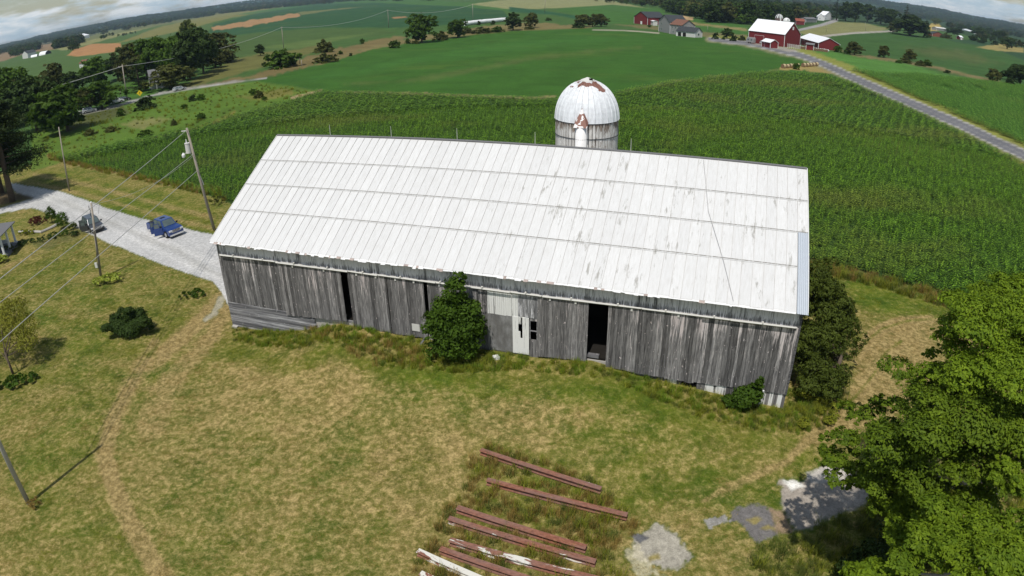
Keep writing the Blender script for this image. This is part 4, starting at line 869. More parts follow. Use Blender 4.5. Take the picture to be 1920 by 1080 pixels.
# right hand maples, tall and close
mp = [
 ('broad maple leaning into the frame at right, its pale bark limbs showing', (1815, 1030), [(1830, 790, 11.5, 2.4, 1.4), (1740, 770, 10.5, 2.1, 1.3), (1890, 740, 11.8, 2.3, 1.4), (1690, 830, 9.2, 1.8, 1.1), (1760, 850, 9.8, 2.2, 1.3), (1640, 780, 8.6, 1.1, .7), (1610, 770, 8.2, .9, .6), (1620, 830, 8.2, 1.3, .8), (1590, 860, 7.6, 1.1, .7), (1660, 890, 7.6, 1.4, .9), (1720, 910, 7.8, 1.6, 1.), (1830, 870, 9.8, 2.0, 1.2), (1610, 900, 7.0, .8, .6), (1780, 930, 7.2, 1.5, .9), (1900, 830, 10.5, 1.8, 1.1), (1570, 820, 7.6, .6, .45), (1680, 760, 9.2, .9, .6), (1700, 960, 6.6, 1.3, .8), (1650, 940, 6.4, .9, .6), (1560, 850, 7.2, .5, .4)], 95000, 61),
 ('tall bright maple at the right edge with its crown reaching the corn', (1960, 900), [(1870, 570, 13.2, 2.1, 1.3), (1910, 600, 13.5, 2.4, 1.5), (1840, 620, 12.2, 1.7, 1.1), (1880, 660, 12.8, 2.1, 1.3), (1800, 660, 11.4, 1.4, .9), (1850, 700, 12.0, 1.9, 1.2), (1930, 700, 13.0, 2.2, 1.4), (1770, 700, 10.6, 1.2, .8), (1735, 715, 9.8, 1.0, .6), (1805, 585, 11.6, .7, .5), (1900, 545, 13.6, 1.2, .9), (1940, 540, 13.8, 1.5, 1.), (1700, 715, 9.2, .5, .35), (1820, 735, 11.2, 1.5, .9), (1750, 660, 10.4, .6, .4), (1770, 620, 10.8, .5, .4)], 85000, 62),
 ('bright yellow green maple crown at the bottom right corner', (1800, 1150), [(1790, 1010, 10.0, 1.3, .8), (1860, 1000, 10.6, 1.5, .9), (1760, 1040, 9.8, 1.1, .7), (1840, 1060, 10.5, 1.5, .9), (1910, 1040, 11.0, 1.4, .9), (1640, 1068, 8.6, .75, .5), (1610, 1085, 8.3, .6, .4), (1680, 1080, 8.8, .7, .5), (1740, 990, 9.2, .8, .5), (1890, 880, 11.0, .7, .7), (1905, 920, 10.6, .5, .6), (1700, 1020, 7.4, 1.1, .7), (1720, 960, 6.8, 1.2, .8)], 56000, 63),
]
for (lb, bpx, lob, n, sd_), lf_ in zip(mp, ('leaf_maple_deep', 'leaf_maple', 'leaf_maple')):
    own(*bpx, lb, 'maple_tree', 'tree', [(a, b, c, d*.98, e*.78) for a, b, c, d, e in lob], n, .078, lf_, 'bark_grey', .20, seed=sd_, cl=22, cr=.34, low=-.2, flat=.35, up=.8, narrow=.5, spread=.6, split=5)
own(1660, 1060, 'dark leafy shrub in the shade below the right maples', 'bush', 'bush', [(1640, 1050, 1.0, 1.2, .9), (1700, 1010, 1.3, 1.4, 1.1), (1730, 960, 1.6, 1.5, 1.2), (1680, 1060, 1.2, 1.3, 1.), (1600, 1070, .7, .8, .6), (1760, 1010, 1.6, 1.4, 1.2)], 9000, .11, 'leaf_dark', 'bark', .04, seed=64, cl=18)
# big pine at the left edge with two trunks
pl = pine(71, 20.5, 15.5, 30000, .25, label='huge dark pine at the left edge shading the drive, thick bare trunk', base=.26, trunkr=.48, tiers=15)
b = G(24, 378); pl.location = tuple(b)
p2_ = dup(pl, 'second dark pine standing close behind the huge one at the left edge', loc=G(4, 362), rz=2., sc_=(.9, .9, .95)); p2_.name = 'pine_tree'
# small plants
def clump(bx, by, w_, h_, n, size, leaf, name, label, cat, seed, pts=((0, 0, 1.),), **k):
    b = G(bx, by); th = thing(name, label, cat, b); L_ = [(x*w_, y*w_, h_*.5*s, w_*.5*s, w_*.5*s, h_*.5*s) for x, y, s in pts]
    V_, F_, rn = crown(L_, n, size, seed, **k); mesh('foliage', V_, F_, M[leaf], th, rnd=rn)
    mb = MB(); mb.tube([(0, 0, -.1), (0, 0, h_*.6)], [.04, .015], 5); mb.build('stem', M['bark'], th); return th
clump(203, 530, 1.6, .9, 1500, .13, 'leaf_hosta', 'hosta_plant', 'pale green leafy clump at the foot of the pole before the parked cars', 'plant', 81, ((-.5, -.2, .8), (0, 0, 1), (.6, .25, .9), (.2, .5, .7)), low=-.1)
clump(30, 722, 1.7, .7, 1200, .15, 'leaf', 'hosta_plant', 'leafy clump at the foot of the thin tree on the lawn', 'plant', 82, ((-.6, -.3, .8), (0, 0, 1), (.6, .35, .8)), low=-.1)
clump(66, 950, .8, .6, 400, .12, 'strawgrass', 'grass_tuft', 'long uncut tuft at the foot of the leaning grey pole', 'grass tuft', 83, narrow=.12)
clump(5, 492, 1.6, .9, 900, .12, 'leaf_hosta', 'hosta_plant', 'yellow green clump at the corner of the porch house', 'plant', 84)
clump(98, 418, 1.5, 2.4, 2600, .075, 'leaf', 'cone_shrub', 'left clipped cone shaped evergreen by the drive', 'shrub', 85, ((0, 0, 1.), (0, 0, 1.)), up=.1)
clump(120, 428, 1.7, 2.3, 2600, .075, 'leaf', 'cone_shrub', 'right clipped cone shaped evergreen by the drive', 'shrub', 86, ((0, 0, 1.), (0, 0, 1.)), up=.1)
clump(72, 420, 2.1, 1.1, 1800, .08, 'leaf_red', 'shrub', 'low dark red leaved shrub in the garden bed', 'shrub', 87, ((-.2, 0, 1.), (.3, 0, .9)))
clump(137, 430, 1.2, 1.0, 900, .09, 'leaf_pale', 'shrub', 'pale feathery shrub at the drive edge right of the cone evergreens', 'shrub', 88)
clump(22, 470, 1.6, .8, 1000, .08, 'leaf_olive', 'shrub', 'grey green rounded shrub before the porch column', 'shrub', 89, ((-.3, 0, 1.), (.4, .1, .8)))
clump(43, 460, 1.3, .7, 800, .08, 'leaf_dark', 'shrub', 'dark small shrub right of the porch column', 'shrub', 90)
clump(50, 440, 1.6, .7, 900, .09, 'weed', 'shrub', 'yellowish flowering shrub in the garden bed', 'shrub', 91, ((-.3, 0, 1.), (.5, .2, .8)))
clump(78, 452, 2.0, .7, 1100, .08, 'leaf_dark', 'shrub', 'spreading dark shrub at the lower edge of the garden bed', 'shrub', 92, ((-.5, -.1, .8), (.2, .1, .9), (.7, .3, .7)))
clump(112, 443, 1.8, .8, 1100, .08, 'leaf', 'shrub', 'green shrub under the cone evergreens at the bed edge', 'shrub', 93, ((-.5, -.1, .8), (.3, .2, .9)))
clump(140, 442, 1.2, .6, 700, .08, 'leaf_dark', 'shrub', 'dark low shrub at the tip of the garden bed beside the dark car', 'shrub', 94)
clump(360, 557, 1.6, .5, 800, .12, 'leaf', 'weed_clump', 'green weed ring around a stone on the lawn left of the barn', 'weeds', 95, ((-.4, 0, .8), (.4, .1, .8), (0, .5, .7)), low=0)
clump(403, 385, 1.6, 1.9, 450, .10, 'leaf_olive', 'shrub', 'twiggy bare looking shrub behind the left corner of the barn roof', 'shrub', 96, ((0, 0, 1.), (.5, .2, .7)))

# ------------------------------------------------------------------ vehicles (x forward, y left)
def vehicle(kind, label, cat, loc, rz, paint_, doors=(), group=None, name=None, simple=False):
    pick = kind == 'pickup'; L_, W_, H_ = (5.7, 2.0, 1.92) if pick else (4.6, 1.84, 1.68) if kind == 'suv' else (4.6, 1.8, 1.42)
    th = thing(name or ('pickup_truck' if pick else 'parked_car'), label, cat, loc, rz, group); p = M[paint_]; hw = W_/2; hb = H_*.60 if pick else H_*.58; g = .28 if pick else .2
    fx, bx = L_/2, -L_/2; wr_ = .40 if pick else .34; ax = (fx-.95, bx+1.05 if not pick else bx+1.2)
    def arch(cx): return [(cx+(wr_+.07)*math.cos(a), wr_+(wr_+.07)*math.sin(a)) for a in np.linspace(0, math.pi, 8)]
    hood = hb-.02
    prof = [(bx, g+.15), (bx+.05, g)]+[q for q in reversed(arch(ax[1]))]+[q for q in reversed(arch(ax[0]))]+[(fx-.08, g), (fx, g+.12), (fx, hood-.28), (fx-.1, hood-.1), (fx-.45, hood), (fx-1.35, hb+.06), (bx+.15, hb+.06), (bx, hb-.05)]
    mb = MB(); mb.prism(prof, -hw, hw); body = mb.build('body', p, th, bevel=.05)
    c0, c1 = (fx-1.35, bx+1.75) if pick else (fx-1.15, bx+.12)   # cabin
    ws = .62; rs = .22 if pick else .35; ti = .17; zt0, zt1 = hb+.05, H_
    base = [(c0, hw-.06), (c1, hw-.06)]; topp = [(c0-ws, hw-.06-ti), (c1+rs, hw-.06-ti)]
    V_ = [(x, s*y, zt0) for (x, y) in base for s in (1, -1)]+[(x, s*y, zt1) for (x, y) in topp for s in (1, -1)]
    mb = MB(); mb.add(V_, [(0, 1, 5, 4), (3, 2, 6, 7), (2, 0, 4, 6), (1, 3, 7, 5), (4, 5, 7, 6)]); mb.build('cabin', p, th, bevel=.05)
    def lerp(a, b, t): return tuple(a[i]+(b[i]-a[i])*t for i in range(3))
    def pane(i0, i1, i2, i3, u0, u1, v0, v1, off, nm):  # quad on face given corner indices bottom0,bottom1,top1,top0
        def pt(u, v): return lerp(lerp(V_[i0], V_[i1], u), lerp(V_[i3], V_[i2], u), v)
        q = [Vector(pt(u, v))+Vector(off) for u, v in ((u0, v0), (u1, v0), (u1, v1), (u0, v1))]; mb = MB(); mb.quad(*q); mb.build(nm, M['glass'], th)
    pane(0, 1, 5, 4, .07, .93, .06, .92, (.012, 0, .008), 'windscreen'); pane(3, 2, 6, 7, .1, .9, .12, .88, (-.012, 0, .006), 'rear_window')
    for (i0, i1, i2, i3, s) in ((2, 0, 4, 6, 1), (3, 1, 5, 7, -1)):
        for u0, u1 in ((.06, .47), (.52, .90)): pane(i0, i1, i2, i3, u0, u1, .10, .88, (0, s*.010, .004), 'side_window')
    for cx in ax:
        for s in (1, -1):
            mb = MB(); mb.tube([(cx, s*(hw-.24), wr_), (cx, s*(hw+.01), wr_)], wr_, 18); w_ = mb.build('wheel', M['tyre'], th)
            mb = MB(); mb.tube([(cx, s*(hw-.02), wr_), (cx, s*(hw+.025), wr_)], wr_*.58, 12); mb.build('rim', M['rim'], w_)
    if not simple:
        mb = MB(); mb.box(fx-.01, fx+.025, -hw*.55, hw*.55, hood-.42, hood-.12); gr_ = mb.build('grille', M['black'], th)
        mb = MB(); [mb.box(fx+.025, fx+.04, -hw*.55, hw*.55, hood-.42+i*.09, hood-.395+i*.09) for i in range(4)]; [mb.box(fx+.02, fx+.045, s*hw*.55-.025, s*hw*.55+.025, hood-.42, hood-.12) for s in (1, -1)]; mb.build('grille_bars', M['chrome'], gr_)
        mb = MB(); mb.box(fx-.05, fx+.09, -hw*.94, hw*.94, g+.02, g+.24); mb.build('bumper', M['chrome'] if pick else M['black'], th, bevel=.03)
        for s in (1, -1):
            mb = MB(); mb.box(fx-.12, fx+.03, s*hw*.58 if s > 0 else -hw*.97, hw*.97 if s > 0 else -hw*.58, hood-.33, hood-.13); mb.build('headlight', M['lamp'], th, bevel=.02)
            mb = MB(); mb.box(c0-.35, c0-.2, s*(hw+.02) if s > 0 else -hw-.24, hw+.24 if s > 0 else -hw-.02, hb+.05, hb+.25); mb.build('mirror', M['black'], th, bevel=.02)
        if pick:
            mb = MB(); mb.box(bx+.12, c1-.06, -hw+.14, hw-.14, hb+.063, hb+.068); mb.build('bed_opening', M['black'], th)
            mb = MB(); mb.box(-.3, .1, -.3, .3, H_, H_+.03); mb.build('roof_hatch', M['black'], th)
    for (hx, s, ang, ln) in doors:
        mb = MB(); mb.box(-ln, 0, -.04, .04, g+.12, hb+.05); d = mb.build('door', p, th, bevel=.015); d.location = (hx, s*(hw+.02), 0); d.rotation_euler = (0, 0, -s*R(ang)); d['label'] = 'door standing open'
        mb = MB(); mb.box(-ln+.05, -.05, -.02, .02, hb+.05, hb+.10); mb.box(-ln+.05, -ln+.11, -.02, .02, hb+.05, H_-.12); mb.box(-.35, -.28, -.02, .02, hb+.05, H_-.12); mb.box(-ln+.05, -.28, -.02, .02, H_-.16, H_-.1); mb.build('door_frame', p, d)
        mb = MB(); mb.box(-ln+.1, -.3, -.008, .008, hb+.1, H_-.16); mb.build('door_glass', M['glass'], d)
        mb = MB(); mb.box(-ln+.1, -.1, -.045 if s > 0 else .04, -.04 if s > 0 else .045, g+.3, hb); mb.build('door_lining', M['black'], d)
    return th
hd = math.atan2(-.54, .84)
f_ = G(333, 444); vehicle('pickup', 'blue pickup truck on the gravel drive with two doors standing open', 'pickup truck', (f_[0]-2.85*.84, f_[1]+2.85*.54, f_[2]), hd, 'blue', doors=((1.35, -1, 62, 1.05), (.15, -1, 66, .9)))
f_ = G(185, 436); hd2 = hd-.12; vehicle('suv', 'dark grey car on the gravel drive behind the blue truck, doors open', 'car', (f_[0]-2.25*math.cos(hd2), f_[1]-2.25*math.sin(hd2), f_[2]), hd2, 'grey', doors=((1.0, -1, 55, 1.0), (-.05, -1, 60, .85)))
def roadcar(px, py, kind, pc, label, flip=False, dx=8, **k):
    a = G(px-dx, py+dx*.22); b = G(px+dx, py-dx*.22); c = G(px, py); vehicle(kind, label, 'car', c, math.atan2(b[1]-a[1], b[0]-a[0])+(math.pi if flip else 0), pc, simple=True, **k)
roadcar(220, 193, 'suv', 'whitecar', 'white topped car on the far road by the bright round tree'); roadcar(233, 189, 'sedan', 'blackcar', 'black car on the far road at the foot of the crossarm pole'); roadcar(337, 169.5, 'sedan', 'silver', 'silver car on the far road right of the white house'); roadcar(168, 211, 'suv', 'silver', 'grey car on the far road half hidden below the left trees')
roadcar(1336, 69, 'sedan', 'blackcar', 'dark car before the white garage of the grey farmhouse', dx=4) if False else None

# ------------------------------------------------------------------ poles and wires
def pole(bpx, tpx, label, rad=(.16, .11), arm=0, extra=None, name='utility_pole', mat='polewood', cap=None, group=None):
    b = G(*bpx); t_ = ontop(*tpx, b) if not isinstance(tpx, (int, float)) else b+np.array([0, 0, tpx]); d = t_-b
    mb = MB(); mb.tube([(0, 0, -.4), tuple(d)], rad, 10)
    if not arm and not cap: th = mb.build(name, M[mat], smooth=True); th.location = tuple(b); tag(th, label, 'pole', group); return b, d, th
    th = thing(name, label, 'pole', b, 0, group); mb.build('shaft', M[mat], th, smooth=True)
    if arm:
        mb = MB(); q = d*.955; mb.box(q[0]-arm, q[0]+arm, q[1]-.06, q[1]+.06, q[2]-.07, q[2]+.07); a_ = mb.build('crossarm', M['polewood'], th)
        for s in (-.9, .9): mb = MB(); mb.tube([(q[0]+arm*s, q[1], q[2]+.07), (q[0]+arm*s, q[1], q[2]+.3)], [.05, .04], 6); mb.build('insulator', M['offwhite'], a_)
    if cap: cap(th, d)
    return b, d, th
def tall(th, d):
    u = lambda f: np.array(d)*f
    q = u(.975); mb = MB(); mb.box(q[0]-.75, q[0]+.05, q[1]-.05, q[1]+.05, q[2]-.05, q[2]+.05); mb.build('crossarm', M['offwhite'], th)
    q = u(.83); mb = MB(); mb.tube([(q[0]-.42, q[1]-.1, q[2]-.75), (q[0]-.42, q[1]-.1, q[2]+.35)], .31, 16); mb.tube([(q[0]-.42, q[1]-.1, q[2]+.35), (q[0]-.42, q[1]-.1, q[2]+.43)], .34, 16); tr = mb.build('transformer', M['offwhite'], th)
    mb = MB(); mb.tube([(q[0]-.5, q[1]-.1, q[2]+.42), (q[0]-.5, q[1]-.1, q[2]+.85)], [.07, .05], 7); mb.build('bushing', M['white'], tr)
    q = u(.745); mb = MB(); mb.tube([(q[0], q[1], q[2]-.1), (q[0]-.5, q[1]-.1, q[2]+.35), (q[0]-1.15, q[1]-.2, q[2]+.30)], .035, 6); ar = mb.build('lamp_arm', M['offwhite'], th)
    mb = MB(); mb.tube([(q[0]-1.2, q[1]-.2, q[2]+.38), (q[0]-1.2, q[1]-.2, q[2]+.15), (q[0]-1.2, q[1]-.2, q[2]-.12)], [.07, .22, .18], 12); mb.build('lamp_head', M['white'], ar)
    q = u(.60); mb = MB(); mb.tube([tuple(q), (q[0]+.45, q[1], q[2]-1.8)], .035, 5); mb.build('conduit', M['offwhite'], th)
pA, dA, _t = pole((403, 432), (350, 240), 'tallest leaning utility pole by the barn with white transformer and yard lamp', (.19, .13), cap=tall)
def svc(th, d):
    mb = MB(); g = random.Random(4); pts = [(d[0]-.25+g.uniform(-.22, .15), d[1], d[2]-.3-i*.25) for i in range(9)]; mb.tube(pts, .035, 5); mb.build('cable_coil', M['wire_dark'], th)
    mb = MB(); mb.tube([(d[0], d[1], d[2]), (d[0]+.9, d[1], d[2]-.35), (d[0]+.6, d[1], d[2]-1.2)], .02, 4); mb.build('drop_wire', M['wire_dark'], th)
    mb = MB(); mb.tube([(d[0], d[1], d[2]), (d[0], d[1], d[2]+.12)], [.1, .06], 8); mb.build('pole_cap', M['white'], th)
    mb = MB(); mb.box(.02-.16, .16, -.24, -.1, 1.3, 1.85); mb.build('meter_box', M['offwhite'], th)
    mb = MB(); mb.tube([(.05, -.12, 1.9), (d[0]*.4+.14, d[1]*.4-.12, 3.4), (d[0]*.6+.08, d[1]*.6-.12, 5.2)], .03, 5); mb.build('conduit', M['wire_dark'], th)
pB, dB, _t = pole((189, 522), (171, 380), 'weathered service pole in the lawn before the parked cars, cables coiled at its top', (.15, .11), cap=svc)
pole((130, 358), (110, 238), 'thin bare pole standing alone beside the drive', (.14, .09))
pC, dC, _t = pole((54, 944), 12.4, 'leaning grey pole cut by the left edge of the frame, long shadow beside it', (.15, .12), mat='polegrey')
pE, dE, _t = pole((239, 187), (229, 121), 'far crossarm pole standing by the road before the grove', (.20, .16), arm=1.7)
pole((228, 188), (224, 160), 'short pale pole left of the far crossarm pole', (.13, .1))
far = 'utility poles crossing the far fields'
pF, dF, _t = pole((532, 92), (528, 50), 'left one of two utility poles on the pale green far field', (.20, .16), arm=.6, group=far)
pG, dG, _t = pole((729, 52), (727, 18), 'utility pole before the dark green field left of the tallest hedge tree', (.22, .18), arm=.6, group=far)
pH, dH, _t = pole((887, 41), (886, 7), 'thin utility pole rising behind the white wrapped bales', (.18, .14), arm=.5, group=far)
pI, dI, _t = pole((1021, 24), (1023, -6), 'thin pole on the tan top field, cut by the upper frame edge', (.2, .16), arm=.5, group=far)
pole((562, 120), (561, 100), 'left short stub post beside the big dark bush', (.14, .12), name='post'); pole((566, 125), (565, 112), 'right short pale stub post beside the big dark bush', (.14, .12), name='post')
pole((1300, 60), (1301, 44), 'thin yard light pole behind the grey farmhouse', (.12, .1)); pole((1549, 60), (1551, 43), 'far pole in the tan field beside the red barn annex', (.14, .12)) ; pole((1623, 58), (1623, 42), 'far pole in the tan field below the dark tree row', (.14, .12)); pole((1327, 60), (1327, 48), 'short post left of the big red barn', (.12, .1))
def wire(a, b, sag, rad, label, mat='wire', n=24):
    a = np.array(a, float); b = np.array(b, float); mb = MB(); mb.tube([a+(b-a)*t_+np.array([0, 0, -4*sag*t_*(1-t_)]) for t_ in np.linspace(0, 1, n)], rad, 4, cap=False); o = mb.build('power_wire', M[mat], smooth=True); tag(o, label, 'wire'); return o
tC = pC+np.array([0, 0, 12.4])
wire(pA+dA*.985, tC+[0, 0, -.05], .5, .030, 'upper of three pale wires running from the tall pole top to the left')
wire(pA+dA*.755, tC+[0, 0, -1.1], .35, .026, 'middle of three pale wires running left from under the yard lamp')
wire(pA+dA*.60, tC+[0, 0, -3.1], .3, .030, 'lowest of three pale wires running left across the lawn')
wire(pA+dA*.74, pB+dB*.98, 1.0, .012, 'thin twisted service cable between the tall pole and the service pole', 'wire')
wire(pE+dE*.95, pF+dF*.97, 3.0, .075, 'far wire from the crossarm pole to the green field pole')
wire(pF+dF*.97, pG+dG*.97, 4.0, .085, 'far wire between the two poles over the green fields'); wire(pG+dG*.97, pH+dH*.95, 4.0, .075, 'faint far wire right of the second field pole')
wire(np.append(pE[:2]+np.array([-95, -48.]), 9.), pE+dE*.95, 3., .07, 'far wire running left from the crossarm pole past the trees')

# ------------------------------------------------------------------ steel girders lying in the grass
t = NT('rusty_girder_paint', .75, .25); v = t.co((.5, 2.2, 1)); oi = t.new('ShaderNodeObjectInfo'); vv2 = t.new('ShaderNodeVectorMath', operation='ADD'); t.L(v, vv2.inputs[0])
sc3 = t.new('ShaderNodeVectorMath', operation='SCALE'); cb3 = t.new('ShaderNodeCombineXYZ'); t.L(oi.outputs['Random'], cb3.inputs[0]); t.L(oi.outputs['Random'], cb3.inputs[1]); t.L(cb3.outputs[0], sc3.inputs[0]); sc3.inputs[3].default_value = 60; t.L(sc3.outputs[0], vv2.inputs[1])
n = t.noise(vv2.outputs[0], .9, 5, .62, .4); n2 = t.noise(t.co((3, 6, 3)), 1.5, 4, .7); wh = t.attr('rnd')
c = t.mix(t.rng(n2, .3, .7), (.16, .060, .036), (.31, .130, .080)); c = t.mix(t.rng(n, .3, .7, 0, .5), c, (.19, .15, .14)); k = t.math('ADD', n, wh); c = t.mix(t.rng(k, .66, .68), c, (.62, .60, .54)); t.col(c); t.bump(n2, .3, .01); M['girder'] = t.m
GI = [((901, 843), (1127, 921), -.02, 'dull grey brown steel girder, farthest of all lying in the grass', .15), ((913, 899), (1176, 968), -.05, 'rusty red girder lying alone, second from the barn, with long grass behind', .16), ((857, 951), (1099, 1027), -.2, 'clean dark red girder with a black gap under it', .17), ((841, 971), (1117, 1053), .04, 'rusty girder with one white paint streak along its middle', .16), ((843, 1012), (1150, 1092), .11, 'red girder with long white peeling paint streaks', .17), ((825, 1028), (1080, 1112), -.12, 'plain rusty red girder just below the white streaked one', .16), ((783, 1032), (1000, 1125), .17, 'girder with most of its side still white, at the lower left of the pile', .15), ((788, 1074), (960, 1150), .24, 'white painted girder end poking in at the bottom edge', .15)]
for (a, b, wh_, lb, hw_) in GI:
    p0 = G(*a, .3); p1 = G(*b, .3); d = p1-p0; ln = math.hypot(d[0], d[1]); mb = MB(); hh = .30
    mb.box(0, ln, -hw_, hw_, hh-.035, hh, wh_); mb.box(0, ln, -hw_, hw_, 0, .03, wh_); mb.box(0, ln, -.02, .02, .03, hh-.035, wh_)
    o = mb.build('steel_girder', M['girder'], bevel=0); o.location = (p0[0], p0[1], float(zt(p0[0], p0[1]))+.02); o.rotation_euler = (0, 0, math.atan2(d[1], d[0])); tag(o, lb, 'girder', 'steel girders lying in the grass')

# ------------------------------------------------------------------ buildings
def gable(A, B, depth, eh, rh, wall_, roof_, label, name='house', cat='house', ridge='along', over=.35, wins=(), base_z=None, trim='white'):
    """A,B ground points of the front wall (left, right seen from the camera); windows (face, u, z, w, h, kind)"""
    d = B-A; ln = math.hypot(d[0], d[1]); rz = math.atan2(d[1], d[0]); th = thing(name, label, cat, (A[0], A[1], min(A[2], B[2]) if base_z is None else base_z), rz)
    mb = MB()
    if ridge == 'along':
        mb.add([(0, 0, -1), (ln, 0, -1), (ln, depth, -1), (0, depth, -1), (0, 0, eh), (ln, 0, eh), (ln, depth, eh), (0, depth, eh), (0, depth/2, rh), (ln, depth/2, rh)], [(0, 1, 5, 4), (2, 3, 7, 6), (1, 2, 6, 9, 5), (3, 0, 4, 8, 7)])
    else:
        mb.add([(0, 0, -1), (ln, 0, -1), (ln, depth, -1), (0, depth, -1), (0, 0, eh), (ln, 0, eh), (ln, depth, eh), (0, depth, eh), (ln/2, 0, rh), (ln/2, depth, rh)], [(0, 1, 5, 8, 4), (2, 3, 7, 9, 6), (1, 2, 6, 5), (3, 0, 4, 7)])
    mb.build('wall', M[wall_], th)
    mb = MB(); o = over; tk = .14
    if ridge == 'along':
        sl_ = (rh-eh)/(depth/2)
        for s, y0, y1 in ((1, -o, depth/2), (-1, depth+o, depth/2)):
            z0 = eh-o*sl_+.06; z1 = rh+.06; q = [(-o, y0, z0), (ln+o, y0, z0), (ln+o, y1, z1), (-o, y1, z1)]; mb.add(q+[(x, y, z+tk) for x, y, z in q], [(0, 3, 2, 1), (4, 5, 6, 7), (0, 1, 5, 4), (1, 2, 6, 5), (3, 0, 4, 7), (2, 3, 7, 6)])
    else:
        sl_ = (rh-eh)/(ln/2)
        for x0, x1 in ((-o, ln/2), (ln+o, ln/2)):
            z0 = eh-o*sl_+.06; z1 = rh+.06; q = [(x0, -o, z0), (x0, depth+o, z0), (x1, depth+o, z1), (x1, -o, z1)]; mb.add(q+[(x, y, z+tk) for x, y, z in q], [(0, 3, 2, 1), (4, 5, 6, 7), (0, 1, 5, 4), (1, 2, 6, 5), (3, 0, 4, 7), (2, 3, 7, 6)])
    mb.build('roof', M[roof_], th)
    if trim:
        for x in (0, ln):
            for y in (0, depth): mb = MB(); mb.box(x-.12 if x == 0 else x-.1, x+.1 if x == 0 else x+.12, y-.12 if y == 0 else y-.1, y+.1 if y == 0 else y+.12, -.2, eh-.05); mb.build('corner_trim', M[trim], th)
    for (f, u, z, w_, h_, kd) in wins:
        mt = {'win': 'glass', 'red': 'redbarn', 'dark': 'darkin', 'white': 'white', 'gar': 'offwhite'}[kd]; nm = {'win': 'window', 'red': 'door', 'dark': 'opening', 'white': 'door', 'gar': 'garage_door'}[kd]; mb = MB(); mb2 = MB(); e = .10
        if f == 'f': mb.box(u-w_/2, u+w_/2, -.05, -.02, z, z+h_); mb2.box(u-w_/2-e, u+w_/2+e, -.018, .0, z-e, z+h_+e)
        elif f == 'r': mb.box(ln+.02, ln+.05, u-w_/2, u+w_/2, z, z+h_); mb2.box(ln, ln+.018, u-w_/2-e, u+w_/2+e, z-e, z+h_+e)
        else: mb.box(-.05, -.02, u-w_/2, u+w_/2, z, z+h_); mb2.box(-.018, 0, u-w_/2-e, u+w_/2+e, z-e, z+h_+e)
        o_ = mb.build(nm, M[mt], th); mb2.build('frame', M['white'], o_)
    return th, ln
# porch house at the left edge
C1 = G(31, 459); C2 = G(8, 449); ax = np.array([-(C1[0]-C2[0]), -(C1[1]-C2[1]), 0]); 
th = thing('porch_house', 'grey shingled porch corner of a pale blue house with white columns at the left edge', 'house', C1, math.radians(200))
mb = MB(); mb.box(-.4, 9, -.5, 5.0, -.3, .35); mb.build('porch_deck', M['roofgrey'], th)
for x, y in ((0, 0), (0, 2.3), (0, 4.6), (3, 0), (6, 0)):
    mb = MB(); mb.box(x-.12, x+.12, y-.12, y+.12, .35, 2.75); mb.box(x-.2, x+.2, y-.2, y+.2, .35, .5); mb.build('column', M['white'], th)
mb = MB(); mb.box(-.25, 9, -.25, -.1, 2.75, 3.0); mb.box(-.25, -.1, -.1, 5, 2.75, 3.0); mb.build('porch_beam', M['white'], th)
mb = MB(); mb.add([(-.5, -.5, 3.0), (9.5, -.5, 3.0), (9.5, 2.2, 3.9), (2.2, 2.2, 3.9), (2.2, 5.5, 3.9), (-.5, 5.5, 3.0), (-.5, -.5, 2.9), (9.5, -.5, 2.9), (-.5, 5.5, 2.9)], [(0, 1, 2, 3), (0, 3, 4, 5), (6, 7, 1, 0), (8, 6, 0, 5)]); mb.build('roof', M['roofgrey'], th)
mb = MB(); mb.box(2.2, 10, 2.2, 9, -.3, 4.2); wl_ = mb.build('wall', M['bluewall'], th)
mb = MB(); mb.box(1.2, 2.2, -.3, -.22, .4, .9); mb.build('railing', M['white'], th)
mb = MB(); pts = [G(36, 437), G(54, 436), G(78, 437), G(96, 429), G(111, 421)]; mb.tube([p+[0, 0, .15] for p in pts], .2, 6); o = mb.build('garden_edging', M['concrete']); tag(o, 'low pale stone edging across the garden bed by the porch', 'edging')
# far white house by the road
A = G(284, 168); B = G(322, 161)
th, ln = gable(A, B, 6, 4.4, 6.6, 'white', 'roofgrey', 'white two storey house with a front porch under the spreading olive tree', name='farmhouse', ridge='along', wins=[('f', 1.6, 3.0, .9, 1.2, 'win'), ('f', 5, 3.0, .9, 1.2, 'win'), ('f', 3.2, .9, 1., 2, 'dark')])
mb = MB(); mb.box(-.3, ln+.3, -2.4, -.05, 2.5, 2.7); mb.build('porch_roof', M['roofgrey'], th)
for i in range(5): mb = MB(); mb.box(i*ln/4-.1, i*ln/4+.1, -2.3, -2.1, .0, 2.5); mb.build('porch_post', M['white'], th)
mb = MB(); mb.add([(ln*.3, -.1, 4.6), (ln*.62, -.1, 4.6), (ln*.46, -.1, 7.2), (ln*.3, 3, 4.6), (ln*.62, 3, 4.6), (ln*.46, 3, 7.2)], [(0, 1, 2), (0, 2, 5, 3), (2, 1, 4, 5)]); mb.build('gable_front', M['white'], th)
mb = MB(); p = G(264, 189); th = thing('road_sign', 'round looking yellow warning sign beside the far road', 'sign', p); s = .95; zc_ = hgt(p, 264, 174)
mb.add([(-s, 0, zc_), (0, 0, zc_-s), (s, 0, zc_), (0, 0, zc_+s), (-s, .06, zc_), (0, .06, zc_-s), (s, .06, zc_), (0, .06, zc_+s)], [(0, 1, 2, 3), (4, 7, 6, 5), (0, 4, 5, 1), (1, 5, 6, 2), (2, 6, 7, 3), (3, 7, 4, 0)]); bd = mb.build('sign_panel', M['yellow'], th)
